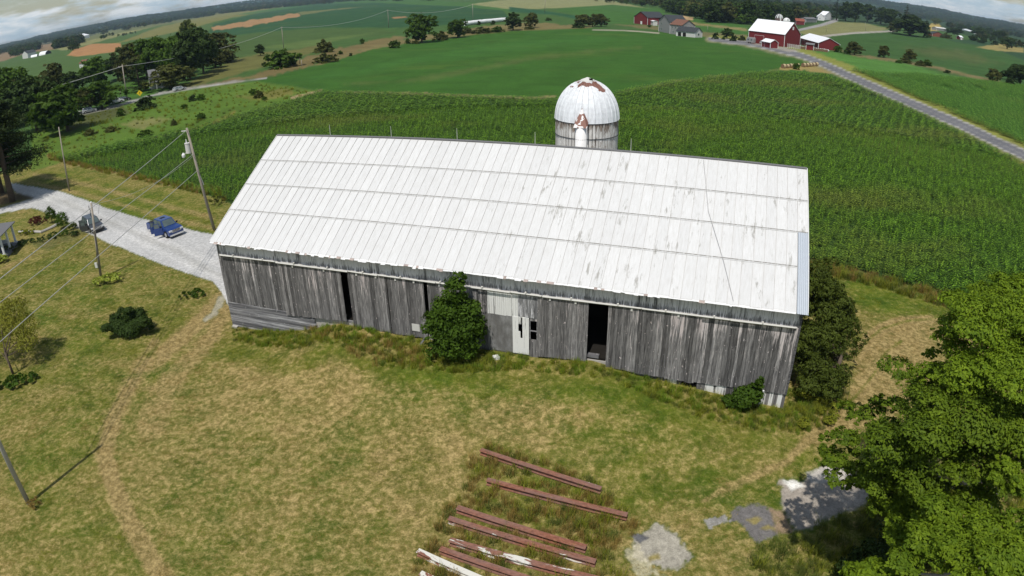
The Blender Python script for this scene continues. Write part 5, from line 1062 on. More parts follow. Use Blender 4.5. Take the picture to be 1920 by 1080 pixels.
th.rotation_euler = (0, 0, math.atan2(-p[0], p[1])); mb = MB(); mb.tube([(0, .1, 0), (0, .1, zc_)], .06, 6); mb.build('post', M['polewood'], th)
mb = MB(); mb.tube([(0, -.02, zc_-.35), (0, -.02, zc_+.4)], .07, 5); mb.build('sign_symbol', M['black'], bd)
# small red barn
A = G(1189, 44); B = G(1214, 47); th, ln = gable(A, B, 17, 5.6, 9.6, 'redbarn', 'roofdark', 'small far red barn with a dark roof and white trimmed gable', name='red_barn', cat='barn', ridge='across', wins=[('f', 9, .2, 2, 2.2, 'white')])
th.rotation_euler.z += .0
A = G(1216, 46); B = G(1225, 48); gable(A, B, 3, 3.2, 3.6, 'offwhite', 'roofwhite', 'tiny white shed beside the small far red barn', name='shed', cat='shed')
# grey farmhouse: tall wing, brown roofed wing, garage
A = G(1235, 59); B = G(1256, 63); th, ln = gable(A, B, 11, 7.2, 11., 'greyside', 'roofdark', 'tall grey sided farmhouse with blue grey roof and white gable trim', name='farmhouse', ridge='across', wins=[('f', 2.2, 1.2, 1, 1.5, 'win'), ('f', 6, 1.2, 1, 1.5, 'win'), ('f', 2.2, 4.6, 1, 1.5, 'win'), ('f', 6, 4.6, 1, 1.5, 'win')])
A = G(1256, 63.5); B = G(1278, 66); gable(A, B, 10, 5.8, 8.8, 'greyside', 'roofbrown', 'brown roofed wing joined to the right of the tall grey farmhouse', name='house_wing', ridge='along', wins=[('f', 2, 3.6, 1, 1.3, 'win'), ('f', 5, 3.6, 1, 1.3, 'win'), ('f', 8, 3.6, 1, 1.3, 'win'), ('f', 3, .8, 1, 1.5, 'win'), ('r', 5, 4., 1, 1.3, 'win')])
A = G(1268, 67.3); B = G(1303, 70.5); gable(A, B, 7, 3.0, 5.4, 'offwhite', 'roofdark', 'low garage with dark roof and white gable before the grey farmhouse', name='garage', cat='garage', ridge='along', wins=[('f', 2.2, .1, 2.2, 2.3, 'dark'), ('f', 5.5, .1, 2.2, 2.3, 'dark'), ('r', 3.5, 1.2, 1.6, 1.2, 'win')])
o = (MB().box(-.8, .8, -.4, .4, 0, 2.2)).build('sale_sign', M['orange']); o.location = tuple(G(1309, 68)); tag(o, 'orange upright panel right of the low garage', 'panel')
# big red barn complex
A = G(1403, 80); B = G(1470, 88); d_ = B-A; th, ln = gable(A, B, 17, 6.6, 12.6, 'redbarn', 'roofwhite', 'big red barn with a bright white roof beside the paved road', name='red_barn', cat='barn', ridge='along', wins=[('f', 6.5, .3, 5.5, 4.2, 'red'), ('r', 8.5, 9.0, 1.4, 1.4, 'white')])
A2 = G(1498, 83); B2 = G(1534, 92); gable(A2, B2, 12, 3.8, 6.6, 'redbarn', 'roofwhite', 'lower red annex with white roof at the right end of the big red barn', name='barn_annex', cat='barn', ridge='along', wins=[('f', 8.8, .2, 2.6, 2.8, 'red'), ('f', 3, .2, 2.6, 2.6, 'dark')])
gable(G(1511, 93), G(1525, 94.5), 4, 2.7, 3.3, 'redbarn', 'roofgrey', 'small red lean to with grey roof before the barn annex', name='lean_to', cat='shed', ridge='along')
gable(G(1428, 87), G(1444, 90), 4.5, 2.7, 4.0, 'redbarn', 'roofwhite', 'little red shed with white roof standing before the big red barn', name='shed', cat='shed', ridge='along', wins=[('f', 2, .1, 1.2, 2, 'red')])
th, ln = gable(G(1455, 83), G(1474, 86.5), 5, 5.4, 8.0, 'darkin', 'roofwhite', 'open porch with a white pointed roof joined to the big red barn front', name='barn_porch', cat='porch', ridge='across', wins=[])
th = thing('travel_trailer', 'grey white camper trailer parked at the left of the big red barn', 'trailer', G(1404, 80.5), math.atan2(d_[1], d_[0])); mb = MB(); mb.prism([(0, .5), (4.4, .5), (4.4, 2.9), (3.9, 3.2), (.3, 3.2), (-.3, 1.7)], -2.6, -.4); mb.build('body', M['greyside'], th, bevel=.06)
[MB().box(a, a+1, -2.62, -2.6, 1.6, 2.4).build('window', M['glass'], th) for a in (.6, 2.6)]
for x in (1.4, 2.6): mb = MB(); mb.tube([(x, -2.65, .4), (x, -2.3, .4)], .4, 12); mb.build('wheel', M['tyre'], th)
a_ = G(1429, 83); vehicle('pickup', 'small white truck nosed out between the camper and the little red shed', 'pickup truck', a_, math.atan2(d_[1], d_[0])+2.6, 'whitecar', simple=True)
th = thing('pen_fence', 'white slatted pen and gates in front of the big red barn', 'fence', G(1476, 90), math.atan2(d_[1], d_[0]))
for i in range(7): mb = MB(); mb.box(i*1.2, i*1.2+.14, 0, .14, 0, 2.4); mb.build('post', M['offwhite'], th)
for i in range(4): mb = MB(); mb.box(0, 7.3, -.06, -.005, .4+i*.5, .58+i*.5); mb.build('rail', M['offwhite'], th)
# farm silos behind
def farsilo(px, base, top, rad, label, striped):
    b = G(px, base); H_ = hgt(b, px, top); th = thing('farm_silo', label, 'silo', b, 0); 
    mb = MB(); mb.tube([(0, 0, 0), (0, 0, H_-rad)], rad, 24); mb.build('silo_wall', plain('silo_brown' if striped else 'silo_brown2', (.16, .11, .10), .9, .2, .3), th)
    mb = MB(); n_ = 20
    for j in range(n_):
        for i in range(7):
            u0, u1 = i*math.pi/14, (i+1)*math.pi/14; a0, a1 = j*2*math.pi/n_, (j+1)*2*math.pi/n_
            mb.add([(rad*math.cos(u)*math.cos(a), rad*math.cos(u)*math.sin(a), H_-rad+rad*math.sin(u)) for u, a in ((u0, a0), (u0, a1), (u1, a1), (u1, a0))], [(0, 1, 2, 3)], k=j % 2 if striped else 0)
    mb.build('silo_dome', None, th, mats=[M['white'], M['roofdark']]); mb = MB(); mb.tube([(-.2, -rad-.3, 0), (-.2, -rad-.3, H_-.6)], .55, 8); mb.build('silo_chute', M['white'], th)
farsilo(1459, 62, 26, 2.9, 'taller farm silo with a striped dome behind the big red barn', True); farsilo(1473, 64, 33, 2.6, 'shorter farm silo with a plain white dome behind the big red barn', False)
# other far buildings
gable(G(1533, 38), G(1545, 39), 8, 5, 9, 'white', 'roofwhite', 'left white gabled far farmhouse part beside the tall dark tree row', name='farmhouse', ridge='across', wins=[('f', 3, 2, 1, 1.4, 'win')])
gable(G(1546, 38), G(1561, 37), 9, 6.5, 12, 'white', 'roofwhite', 'tall white gabled far farmhouse beside the tall dark tree row', name='farmhouse', ridge='across', wins=[('f', 4, 2, 1, 1.4, 'win'), ('f', 8, 5, 1, 1.4, 'win')])
gable(G(1492, 46), G(1508, 47), 8, 4, 6.5, 'redbarn', 'redbrick', 'far red roofed shed behind the big red barn', name='shed', cat='shed'); gable(G(1511, 42), G(1531, 42), 8, 4, 5.5, 'greyside', 'roofgrey', 'far grey shed left of the white farmhouses', name='shed', cat='shed')
gable(G(1748, 68), G(1768, 70), 9, 3.2, 5.8, 'redbrick', 'roofdark', 'small red brick building at the far edge of the right field', name='brick_house', ridge='across'); gable(G(1793, 73), G(1800, 74.5), 4, 3, 4.6, 'redbarn', 'roofwhite', 'tiny red and white shed at the corner of the right field', name='shed', cat='shed', ridge='across', wins=[('r', 2, .2, 2, 2, 'white')])
gable(G(1804, 58.5), G(1826, 63), 14, 4.5, 6, 'white', 'roofwhite', 'long white roofed building far beyond the right field', name='long_shed', cat='building'); gable(G(1756, 57), G(1774, 58.5), 10, 4, 5.5, 'greyside', 'offwhite', 'pale flat roofed building below the yellow bank', name='building', cat='building')
gable(G(1897, 83), G(1909, 85.5), 8, 3.4, 5.4, 'darkin', 'roofwhite', 'left white roofed shed at the far right edge', name='shed', cat='shed'); gable(G(1911, 86), G(1925, 90), 8, 3.4, 5.4, 'darkin', 'roofwhite', 'right white roofed shed cut by the far right edge', name='shed', cat='shed')
# hoop sheds far left
def hoop(px0, py0, px1, py1, label):
    A, B = G(px0, py0), G(px1, py1); d = B-A; ln = math.hypot(d[0], d[1]); th = thing('hoop_shed', label, 'shed', A, math.atan2(d[1], d[0])); r0 = ln*.36; mb = MB()
    for i in range(10):
        u0, u1 = math.pi*i/10, math.pi*(i+1)/10; mb.quad((0, -r0*math.cos(u0)*1.2, r0*math.sin(u0)), (ln, -r0*math.cos(u0)*1.2, r0*math.sin(u0)), (ln, -r0*math.cos(u1)*1.2, r0*math.sin(u1)), (0, -r0*math.cos(u1)*1.2, r0*math.sin(u1)))
    mb.build('cover', M['roofwhite'], th); mb = MB(); mb.add([(ln-.1, -r0*math.cos(math.pi*i/10)*1.2, r0*math.sin(math.pi*i/10)) for i in range(11)], [tuple(range(11))]); mb.build('end_wall', M['roofdark'], th)
hoop(59.5, 108, 71, 105.5, 'left white arched hoop shed far at the left'); hoop(79, 103.5, 91, 101, 'right white arched hoop shed far at the left')
gable(G(43, 110.5), G(53, 109), 14, 7, 11, 'offwhite', 'roofdark', 'dark roofed far farm building left of the hoop sheds', name='farm_building', cat='building', ridge='across')
gable(G(138, 75), G(157, 72.5), 20, 8, 14, 'white', 'roofwhite', 'far white farmhouse among the dark trees at upper left', name='farmhouse', ridge='across')
gable(G(150, 127.5), G(160, 126), 5, 2.8, 4.4, 'offwhite', 'roofbrown', 'tiny lone hut in the left far green field', name='hut', cat='hut')
# bales
def bale_mesh(name, m1, m2, L_, r0):
    mb = MB(); mb.tube([(-L_/2, 0, r0), (L_/2, 0, r0)], r0, 16); o = mb.build(name, None, None, mats=[m1, m2]); mi = [1 if len(p.vertices) > 4 else 0 for p in o.data.polygons]; o.data.polygons.foreach_set('material_index', mi); return o
def row(a, b, n, L_, r0, m1, m2, name, lab, cat, group, ends, along=True, skip=()):
    A, B = G(*a), G(*b); d = B-A; rz = math.atan2(d[1], d[0])+(0 if along else math.pi/2); first = None
    for i in range(n):
        if i in skip: continue
        q = A+d*(i/(n-1)); 
        if first is None: o = first = bale_mesh(name, m1, m2, L_, r0)
        else: o = first.copy(); COL.objects.link(o)
        o.location = (q[0], q[1], float(zt(q[0], q[1]))-.03); o.rotation_euler = (0, 0, rz+random.uniform(-.05, .05)); o.scale = (1, random.uniform(.94, 1.05), random.uniform(.94, 1.04)); tag(o, ends[0] if i == 0 else ends[1] if i == n-1 else lab, cat, group)
row((1469, 128), (1530, 124), 11, 1.35, .78, M['straw'], M['baleend'], 'hay_bale', 'round straw bale in the middle of the row beside the paved road', 'bale', 'round bales in a row beside the road', ('leftmost round straw bale of the row by the paved road', 'rightmost round straw bale of the row, nearest the paved road'), skip=(5,))
plant(1494, 130, 1494, 117, 12, 'bush', 'bush', 'dark bush growing between the straw bales by the road', 'bush', B_)
row((1493, 90), (1551, 98), 18, 1.3, .75, M['offwhite'], M['baleend'], 'hay_bale', 'pale topped bale in the row before the barn annex', 'bale', 'bales in a row before the barn annex', ('leftmost bale in the row before the barn annex', 'rightmost bale in the row before the barn annex'), along=False)
row((874, 48), (946, 40.5), 22, 3.2, 1.5, M['white'], M['white'], 'wrapped_bale', 'white wrapped bale in the long far row on the hedge line', 'bale', 'white wrapped bales on the hedge line', ('leftmost white wrapped bale of the far row', 'rightmost white wrapped bale of the far row'))

# ------------------------------------------------------------------ countless things: crops, weeds, far woods (instanced over points)
def scatter(name, pts, rz, scl, proto_objs, label, cat, tilt=0.):
    pts = np.asarray(pts, np.float32); n = len(pts); me = bpy.data.meshes.new(name); me.vertices.add(n); me.vertices.foreach_set('co', pts.ravel())
    for nm, ty, arr in (('rz', 'FLOAT', rz), ('k', 'INT', rng.integers(0, len(proto_objs), n))):
        a = me.attributes.new(nm, ty, 'POINT'); a.data.foreach_set('value', np.asarray(arr, np.float32 if ty == 'FLOAT' else np.int32))
    s = np.asarray(scl, np.float32); s = np.repeat(s[:, None], 3, 1) if s.ndim == 1 else s
    a = me.attributes.new('sc', 'FLOAT_VECTOR', 'POINT'); a.data.foreach_set('vector', s.ravel())
    o = bpy.data.objects.new(name, me); COL.objects.link(o); tag(o, label, cat, kind='stuff')
    g = bpy.data.node_groups.new(name, 'GeometryNodeTree'); g.interface.new_socket('Geometry', in_out='INPUT', socket_type='NodeSocketGeometry'); g.interface.new_socket('Geometry', in_out='OUTPUT', socket_type='NodeSocketGeometry')
    gi = g.nodes.new('NodeGroupInput'); gout = g.nodes.new('NodeGroupOutput'); jn = g.nodes.new('GeometryNodeJoinGeometry')
    def na(nm, ty):
        q = g.nodes.new('GeometryNodeInputNamedAttribute'); q.data_type = ty; q.inputs[0].default_value = nm; return q.outputs[0]
    rzo = na('rz', 'FLOAT'); ko = na('k', 'INT'); so_ = na('sc', 'FLOAT_VECTOR'); cx = g.nodes.new('ShaderNodeCombineXYZ'); g.links.new(rzo, cx.inputs[2])
    for i, po in enumerate(proto_objs):
        io = g.nodes.new('GeometryNodeInstanceOnPoints'); oi = g.nodes.new('GeometryNodeObjectInfo'); oi.inputs[0].default_value = po; cmp_ = g.nodes.new('FunctionNodeCompare'); cmp_.data_type = 'INT'; cmp_.operation = 'EQUAL'; g.links.new(ko, cmp_.inputs[2]); cmp_.inputs[3].default_value = i
        e2 = g.nodes.new('FunctionNodeEulerToRotation'); g.links.new(cx.outputs[0], e2.inputs[0])
        g.links.new(gi.outputs[0], io.inputs[0]); g.links.new(cmp_.outputs[0], io.inputs['Selection']); g.links.new(oi.outputs['Geometry'], io.inputs['Instance']); g.links.new(e2.outputs[0], io.inputs['Rotation']); g.links.new(so_, io.inputs['Scale']); g.links.new(io.outputs[0], jn.inputs[0])
    g.links.new(jn.outputs[0], gout.inputs[0]); md = o.modifiers.new('scatter', 'NODES'); md.node_group = g; return o
def blades(seed, n, rx, ry, h, wd, m, bend=.5, name='blade_source', rowy=None, seg=2):
    g = np.random.default_rng(seed); V_ = []; F_ = []
    bx = g.uniform(-rx, rx, n); by = g.uniform(-ry, ry, n) if rowy is None else g.normal(0, rowy, n); az = g.uniform(0, 6.283, n); hh = h*g.uniform(.55, 1.15, n); bd = bend*g.uniform(.2, 1.3, n)*hh
    for i in range(n):
        dx, dy = math.cos(az[i]), math.sin(az[i]); wx, wy = -dy*wd*.5, dx*wd*.5; b0 = len(V_)
        for t_, w_ in ((0, 1), (.55, .8), (1, .08)) if seg == 2 else ((0, 1), (1, .1)):
            x = bx[i]+dx*bd[i]*t_**2; y = by[i]+dy*bd[i]*t_**2; z = hh[i]*(t_-.25*t_*t_*bend); V_ += [(x-wx*w_, y-wy*w_, z), (x+wx*w_, y+wy*w_, z)]
        for q in range(seg): F_.append((b0+2*q, b0+2*q+1, b0+2*q+3, b0+2*q+2))
    return mesh(name, np.array(V_), np.array(F_), m, rnd=np.repeat(g.random(n), seg), link=False)
def cornp(seed, m, L_=1.2, plants=4, hgt_=1.7):
    g = np.random.default_rng(seed); V_ = []; F_ = []; rn = []
    for p_ in range(plants):
        px = -L_/2+L_*(p_+.5)/plants+g.normal(0, .03); py = g.normal(0, .04); H_ = hgt_*g.uniform(.82, 1.1); a0 = g.uniform(0, 3.1)
        for j in range(8):
            a = a0+math.pi*j+g.normal(0, .35); z = H_*(.22+.62*j/7); ln = g.uniform(.38, .62)*(1.1-.3*j/7); wd = .075; dx, dy = math.cos(a), math.sin(a); b0 = len(V_)
            for t_, w_ in ((0, .6), (.45, 1), (1, .1)):
                r_ = ln*t_; zz = z+ln*(.75*t_-.95*t_*t_); V_ += [(px+dx*r_+dy*wd*w_, py+dy*r_-dx*wd*w_, zz), (px+dx*r_-dy*wd*w_, py+dy*r_+dx*wd*w_, zz)]
            q = g.random(); 
            for s in (0, 1): F_.append((b0+2*s, b0+2*s+1, b0+2*s+3, b0+2*s+2)); rn.append(q)
    return mesh('corn_source', np.array(V_), np.array(F_), m, rnd=rn, link=False)
def inpoly(x, y, poly):
    ins = np.zeros(x.shape, bool); n = len(poly)
    for i in range(n):
        (x0, y0), (x1, y1) = poly[i], poly[(i+1) % n]; c = (y0 > y) != (y1 > y)
        with np.errstate(divide='ignore', invalid='ignore'): ins ^= c & (x < (x1-x0)*(y-y0)/((y1-y0) if y1 != y0 else 1e-9)+x0)
    return ins
def onground(xs, ys): return np.stack([xs, ys, zt(xs, ys)], -1)
def field(poly, rowdir, sp, step, rmin=0, rmax=1e9, jit=.06, box=(-140, 220, 30, 270)):
    c, s = math.cos(rowdir), math.sin(rowdir); u = np.arange(-380, 380, step); v_ = np.arange(-380, 380, sp); UU, VV = np.meshgrid(u, v_); UU = UU+rng.normal(0, jit, UU.shape); VV = VV+rng.normal(0, jit*.5, VV.shape)
    x = (UU*c-VV*s).ravel(); y = (UU*s+VV*c).ravel(); k = (x > box[0]) & (x < box[1]) & (y > box[2]) & (y < box[3]); x = x[k]; y = y[k]; r_ = np.hypot(x, y); k = (r_ > rmin) & (r_ < rmax); x = x[k]; y = y[k]
    P_ = onground(x, y); uv = proj(P_); k = inpoly(uv[:, 0], uv[:, 1], poly)
    px = x-BE[0]; py = y-BE[1]; sb = px*BD[0]+py*BD[1]; tb = px*BN[0]+py*BN[1]; k &= ~((sb > -3) & (sb < BL+3) & (tb > -4) & (tb < 25)); k &= np.hypot(x-SX, y-SY) > 4
    nn = fbm(x*.05, y*.03, 77, 3); k &= (rng.random(len(x)) < 1.12-sstep(.60, .78, nn)*.6)
    return P_[k]
_ra = G(1600, 512); _rb = G(1800, 562); RDIR = math.atan2(_rb[1]-_ra[1], _rb[0]-_ra[0])
cp = [cornp(i, M['corn']) for i in (1, 2, 3)]; cl2 = [cornp(i+9, M['cornlit']) for i in (1, 2)]
P1 = field(CORN, RDIR, .84, 1.15, 0, 140, jit=.16); sz = .62+.42*fbm(P1[:, 0]*.04, P1[:, 1]*.04, 61, 3)-.22*sstep(-5, -60, P1[:, 0])
scatter('corn_crop', P1, np.full(len(P1), RDIR)+rng.choice([0, math.pi], len(P1))+rng.normal(0, .12, len(P1)), sz*rng.uniform(.75, 1.2, len(P1)), cp, 'dense green corn standing in rows behind the barn', 'corn')
P2 = field(CORN, RDIR, 1.15, 2.2, 140, 300, jit=.3); sz = np.stack([np.full(len(P2), 1.7), np.full(len(P2), 1.7), .6+.4*fbm(P2[:, 0]*.03, P2[:, 1]*.03, 61, 3)], -1)
scatter('corn_crop', P2, np.full(len(P2), RDIR), sz, cp, 'far part of the green corn field beyond the silo', 'corn')
C2P = [(1592, 131), (1660, 139), (1720, 140), (1919, 163), (2200, 205), (2200, 400), (1935, 280), (1810, 224), (1700, 176), (1620, 140)]
P3 = field(C2P, RDIR+.9, 1.3, 1.9, 0, 330, jit=.35, box=(60, 330, 60, 320)); sz = np.stack([np.full(len(P3), 1.5), np.full(len(P3), 1.5), np.full(len(P3), 1.)], -1)
scatter('corn_crop', P3, np.full(len(P3), RDIR), sz, cl2, 'bright green corn on the far side of the paved road', 'corn')
print('corn', len(P1), len(P2), len(P3))
# weeds and long grass
tg = [blades(21, 55, .28, .28, .75, .022, M['weed'], .6), blades(22, 55, .3, .3, .6, .022, M['leaf_pale'], .8), blades(23, 45, .28, .28, .7, .018, M['strawgrass'], .5)]
def leafy(seed, w_, h_, n, size, m): V_, F_, rn = crown([(0, 0, h_*.5, w_, w_, h_*.5)], n, size, seed, cl=10, low=-.2, up=.6); return mesh('weed_source', V_, F_, m, rnd=rn, link=False)
lw = [leafy(31, .38, .7, 260, .075, M['weed']), leafy(32, .4, .6, 260, .08, M['leaf']), leafy(33, .35, .8, 240, .07, M['leaf_pale'])]
def patch(poly, dens, rmax=150, box=(-60, 60, 15, 120), front=True):
    n = int(dens*(box[1]-box[0])*(box[3]-box[2])); x = rng.uniform(box[0], box[1], n); y = rng.uniform(box[2], box[3], n); P_ = onground(x, y); uv = proj(P_); k = inpoly(uv[:, 0], uv[:, 1], poly)
    if front: px = x-BE[0]; py = y-BE[1]; sb = px*BD[0]+py*BD[1]; tb = px*BN[0]+py*BN[1]; k &= ~((sb > 0.) & (sb < BL) & (tb > .25) & (tb < 22))
    return P_[k]
WB = [(432, 618), (470, 590), (600, 560), (800, 600), (1000, 630), (1250, 680), (1500, 730), (1560, 760), (1560, 800), (1510, 815), (1440, 812), (1390, 800), (1330, 790), (1260, 765), (1200, 735), (1140, 712), (1050, 700), (960, 695), (860, 700), (780, 694), (720, 688), (660, 655), (600, 640), (560, 655), (490, 650), (440, 640)]
Pw = patch(WB, 9, box=(-28, 32, 22, 60)); h = rng.uniform(.35, .75, len(Pw)); scatter('weeds', Pw, rng.uniform(0, 6.28, len(Pw)), h, tg[:2]+[blades(24, 60, .3, .3, .7, .026, M['leafgrass'], .6), blades(25, 60, .3, .3, .6, .026, M['weed'], .7)], 'tangled tall weeds and grass along the foot of the barn front', 'weeds')
WS = [(560, 600), (700, 640), (800, 660), (800, 700), (700, 690), (640, 650), (590, 640)]
Pw = patch(WS, 1.3, box=(-28, 32, 22, 60)); scatter('dry_grass', Pw, rng.uniform(0, 6.28, len(Pw)), rng.uniform(.6, 1.1, len(Pw)), [tg[2]], 'yellowed grass stalks among the weeds at the barn foot', 'grass')
GB = [(880, 870), (905, 835), (960, 850), (1130, 905), (1150, 940), (1195, 975), (1185, 1010), (1140, 1060), (1180, 1090), (1150, 1200), (770, 1200), (770, 1040), (820, 1000), (835, 950), (870, 930)]
Pw = patch(GB, 9, box=(-12, 16, 12, 34)); dk = np.full(len(Pw), True)
for (a, b, wh_, lb, hw_) in GI:
    p0 = G(*a, .3)[:2]; p1 = G(*b, .3)[:2]; e = p1-p0; t_ = np.clip(((Pw[:, :2]-p0)@e)/(e@e), 0, 1); dk &= np.hypot(*(Pw[:, :2]-p0-t_[:, None]*e).T) > .30
Pw = Pw[dk]; scatter('long_grass', Pw, rng.uniform(0, 6.28, len(Pw)), rng.uniform(.5, .95, len(Pw)), [tg[2], tg[0], tg[2], tg[1], tg[2]], 'uncut mixed green and brown grass growing between the girders', 'grass')
Pw = patch([(1480, 500), (1540, 495), (1600, 508), (1700, 535), (1820, 562), (1919, 600), (1919, 625), (1800, 585), (1700, 556), (1590, 525), (1520, 520)], 4, box=(15, 80, 30, 80)); scatter('verge_grass', Pw, rng.uniform(0, 6.28, len(Pw)), rng.uniform(.7, 1.3, len(Pw)), tg, 'long rough grass along the near edge of the corn', 'grass')
Pw = patch([(90, 288), (110, 295), (170, 311), (260, 328), (350, 346), (410, 350), (430, 380), (350, 358), (260, 339), (170, 319), (92, 300)], 3, box=(-140, -20, 60, 150)); scatter('verge_grass', Pw, rng.uniform(0, 6.28, len(Pw)), rng.uniform(.7, 1.2, len(Pw)), [tg[2], tg[0]], 'dry grass strip between the left lawn and the crop', 'grass')
Pw = patch([(1490, 730), (1600, 740), (1560, 800), (1500, 810)], 5, box=(10, 45, 20, 60)); scatter('weeds', Pw, rng.uniform(0, 6.28, len(Pw)), rng.uniform(.6, 1., len(Pw)), [tg[0], lw[0], tg[1]], 'yellow green weeds round the right barn corner', 'weeds')
Pw = patch([(1400, 1090), (1420, 1020), (1500, 1000), (1620, 960), (1700, 900), (1919, 900), (1919, 1200), (1400, 1200)], 4, box=(8, 45, 10, 40)); scatter('shade_grass', Pw, rng.uniform(0, 6.28, len(Pw)), rng.uniform(.5, 1.1, len(Pw)), [tg[0], tg[1], tg[1]], 'tall weeds under the right maples', 'grass')
# meadow roughness
Pw = patch([(70, 315), (70, 240), (130, 225), (200, 208), (340, 174), (480, 156), (560, 165), (600, 172), (560, 186), (450, 213), (380, 236), (230, 266), (130, 296)], .12, box=(-200, -30, 80, 240), front=False); scatter('meadow_weeds', Pw, rng.uniform(0, 6.28, len(Pw)), rng.uniform(.6, 1.4, len(Pw)), [tg[0], tg[1], tg[0]], 'rough weedy growth over the left meadow', 'weeds')
# mown lawn: short blades, green or straw by patch
def sample(arr, x, y):
    a_ = np.degrees(np.arctan2(x, y)); r_ = np.hypot(x, y); ia = np.clip(np.searchsorted(azs, a_), 0, nA-1); ir = np.clip(np.searchsorted(rr, r_), 0, nR-1); return arr[ir*nA+ia]
def lawnpts(dens, want_dry):
    n = int(dens*110*62); x = rng.uniform(-60, 50, n); y = rng.uniform(14, 76, n); P_ = onground(x, y); uv = proj(P_); U_, V_ = uv[:, 0], uv[:, 1]; k = (U_ > -60) & (U_ < 1980) & (V_ < 1130)
    px = x-BE[0]; py = y-BE[1]; sb = px*BD[0]+py*BD[1]; tb = px*BN[0]+py*BN[1]; k &= ~((sb > -.3) & (sb < BL+.3) & (tb > 0) & (tb < 25)); k &= ~inpoly(U_, V_, CORN); k &= ~inpoly(U_, V_, GR)
    for q in ([(1170, 995), (1230, 978), (1275, 1000), (1303, 1045), (1280, 1068), (1240, 1075), (1170, 1050)], [(1366, 955), (1410, 943), (1452, 955), (1458, 1000), (1420, 1020), (1395, 992)], [(1460, 905), (1510, 893), (1545, 868), (1602, 878), (1642, 930), (1592, 962), (1540, 987), (1490, 1000), (1460, 980)], [(415, 540), (430, 570), (400, 595), (385, 590)]): k &= ~inpoly(U_, V_, q)
    d = sample(dry, x, y)+(fbm(x*.4, y*.4, 5, 4)-.5)*1.4; k &= (d > .55) if want_dry else (d <= .42); return P_[k]
sg = [blades(41, 70, .26, .26, .085, .012, M['weed'], .9, seg=1), blades(42, 70, .26, .26, .075, .012, M['leaf_pale'], .9, seg=1)]; sd2 = [blades(43, 60, .26, .26, .06, .012, M['strawgrass'], 1., seg=1)]
Pw = lawnpts(4, False); scatter('lawn_grass', Pw, rng.uniform(0, 6.28, len(Pw)), rng.uniform(.7, 1.3, len(Pw)), sg, 'short mown green grass of the yard', 'grass'); n1 = len(Pw)
Pw = lawnpts(2.5, True); scatter('lawn_straw', Pw, rng.uniform(0, 6.28, len(Pw)), rng.uniform(.7, 1.3, len(Pw)), sd2, 'short dried grass of the yard', 'grass'); print('lawn', n1, len(Pw))
# far woods
def lowtree(seed, lf, sh, W=10, H=13): V_, F_, rn = crown(blob_lobes(H, W, seed, 9, .05, 1., sh), 900, .85, seed, cl=14); return mesh('wood_source', V_, F_, M[lf], rnd=rn, link=False)
wt_ = [lowtree(1, 'leaf_dark', 'round'), lowtree(2, 'leaf', 'round'), lowtree(3, 'leaf_dark', 'oval', 9, 15), lowtree(4, 'leaf_olive', 'round')]
def wood(poly, n, label, sc0=(.8, 1.3), name='woodland', ks=None, mx=7000):
    p_ = np.array(poly, float); lo = p_.min(0); hi = p_.max(0); q = rng.uniform(lo, hi, (n*40, 2)); q = q[inpoly(q[:, 0], q[:, 1], poly)][:int(n*1.6)+8]; P_ = Gv(q[:, 0], q[:, 1])
    P_ = P_[np.hypot(P_[:, 0], P_[:, 1]) < mx][:n]
    s = rng.uniform(sc0[0], sc0[1], len(P_)); s = np.stack([s*1.15, s*1.15, s], -1)
    return scatter(name, P_, rng.uniform(0, 6.28, len(P_)), s, ks or wt_, label, 'wood')
wood([(20, 107), (20, 102), (72, 86), (76, 92), (40, 103)], 130, 'flat dark wood block left of the hoop sheds'); wood([(-20, 104), (-20, 98), (66, 81), (68, 85), (0, 103)], 160, 'long dark wood strip at the left edge under the far ridge')
wood([(104, 92), (104, 86), (155, 77), (157, 80), (115, 90)], 160, 'dark wood in front of the far white farmhouse'); wood([(72, 84), (72, 80), (140, 64), (220, 49), (270, 41), (272, 44), (225, 53), (180, 63), (120, 77)], 300, 'long dark wood band across the upper left')
wood([(225, 57), (280, 46), (332, 37), (332, 40), (280, 49), (230, 59)], 60, 'hedge line of dark trees at upper left'); wood([(190, 72), (212, 66), (212, 68), (190, 74)], 10, 'short hedge left of the upper hedge line', (.5, .7)); wood([(130, 94), (146, 90), (146, 92), (132, 96)], 8, 'dark hedge at the corner of the ploughed field', (.5, .8)); wood([(218, 69), (255, 62), (256, 63), (219, 70)], 9, 'broken hedge bits on the upper left field', (.3, .5))
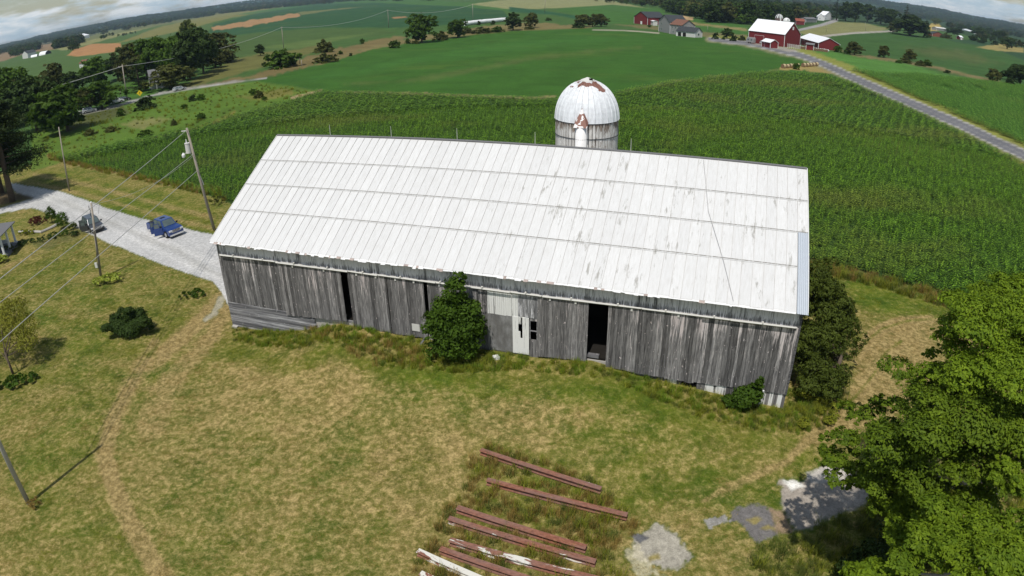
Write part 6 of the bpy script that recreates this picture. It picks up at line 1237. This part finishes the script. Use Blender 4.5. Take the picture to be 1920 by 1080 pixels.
wood([(335, 24), (400, 12), (440, 7), (560, 3), (560, -4), (440, 1), (350, 17)], 220, 'dark wood on the skyline at the upper left', (1., 1.5), mx=4000); wood([(560, 3), (760, 2.5), (760, -6), (560, -6)], 220, 'dark wood along the top edge above the green fields', (1., 1.4), mx=3000); wood([(788, 2.5), (812, 2.5), (812, -2), (788, -2)], 20, 'small dark copse at the top edge', (.9, 1.2))
wood([(1246, -22), (1250, 20), (1262, 32), (1290, 32), (1310, 37), (1330, 43), (1400, 46), (1452, 47), (1500, 40), (1530, 34), (1568, 22), (1568, -12)], 900, 'deep green valley wood behind the farms', (.9, 1.5)); wood([(1080, -10), (1110, 3), (1160, 7), (1240, 16), (1246, 0), (1200, -12)], 160, 'olive trees along the top edge left of the valley wood', (.7, 1.1), ks=[wt_[3], wt_[1]])
wood([(1770, 52), (1770, 44), (1919, 62), (1919, 74), (1850, 66)], 170, 'broken tree cover on the slope at far right', (.6, 1.1)); wood([(1820, 74), (1880, 82), (1919, 96), (1919, 88), (1860, 70), (1810, 66)], 36, 'scattered trees round the far right clearing', (.4, .8))
az_ = rng.uniform(-.86, .84, 16000); rr2 = rng.uniform(3000, 6500, 16000); x = np.sin(az_)*rr2; y = np.cos(az_)*rr2; fo_ = fbm(x*.0016, y*.0010, 41, 4); k = fo_ < .60; P_ = onground(x[k], y[k]); s = rng.uniform(.8, 1.35, len(P_)); s = np.stack([s*1.7, s*1.7, s], -1); scatter('woodland', P_, rng.uniform(0, 6.28, len(P_)), s, wt_, 'wooded far ridge along the horizon', 'wood')
# haze: one even closed body of air round the whole scene
zmax = float(max(Z.max(), 34))+40; zmin = float(Z.min())-1.5
hz = MB(); hz.box(-11500, 11500, -11500, 11500, zmin, zmax); ho = hz.build('haze', None); hm = bpy.data.materials.new('haze'); hm.use_nodes = True; ht = hm.node_tree; ht.nodes.clear(); ou = ht.nodes.new('ShaderNodeOutputMaterial'); pv = ht.nodes.new('ShaderNodeVolumePrincipled'); pv.inputs['Color'].default_value = (.62, .82, 1., 1); pv.inputs['Density'].default_value = 7.5e-5; pv.inputs['Anisotropy'].default_value = .2; ht.links.new(pv.outputs[0], ou.inputs['Volume']); ho.data.materials.append(hm); ho.color = (1, 1, 1, .1); ho.display_type = 'WIRE'; tag(ho, 'thin summer haze over the countryside', 'haze', kind='stuff')
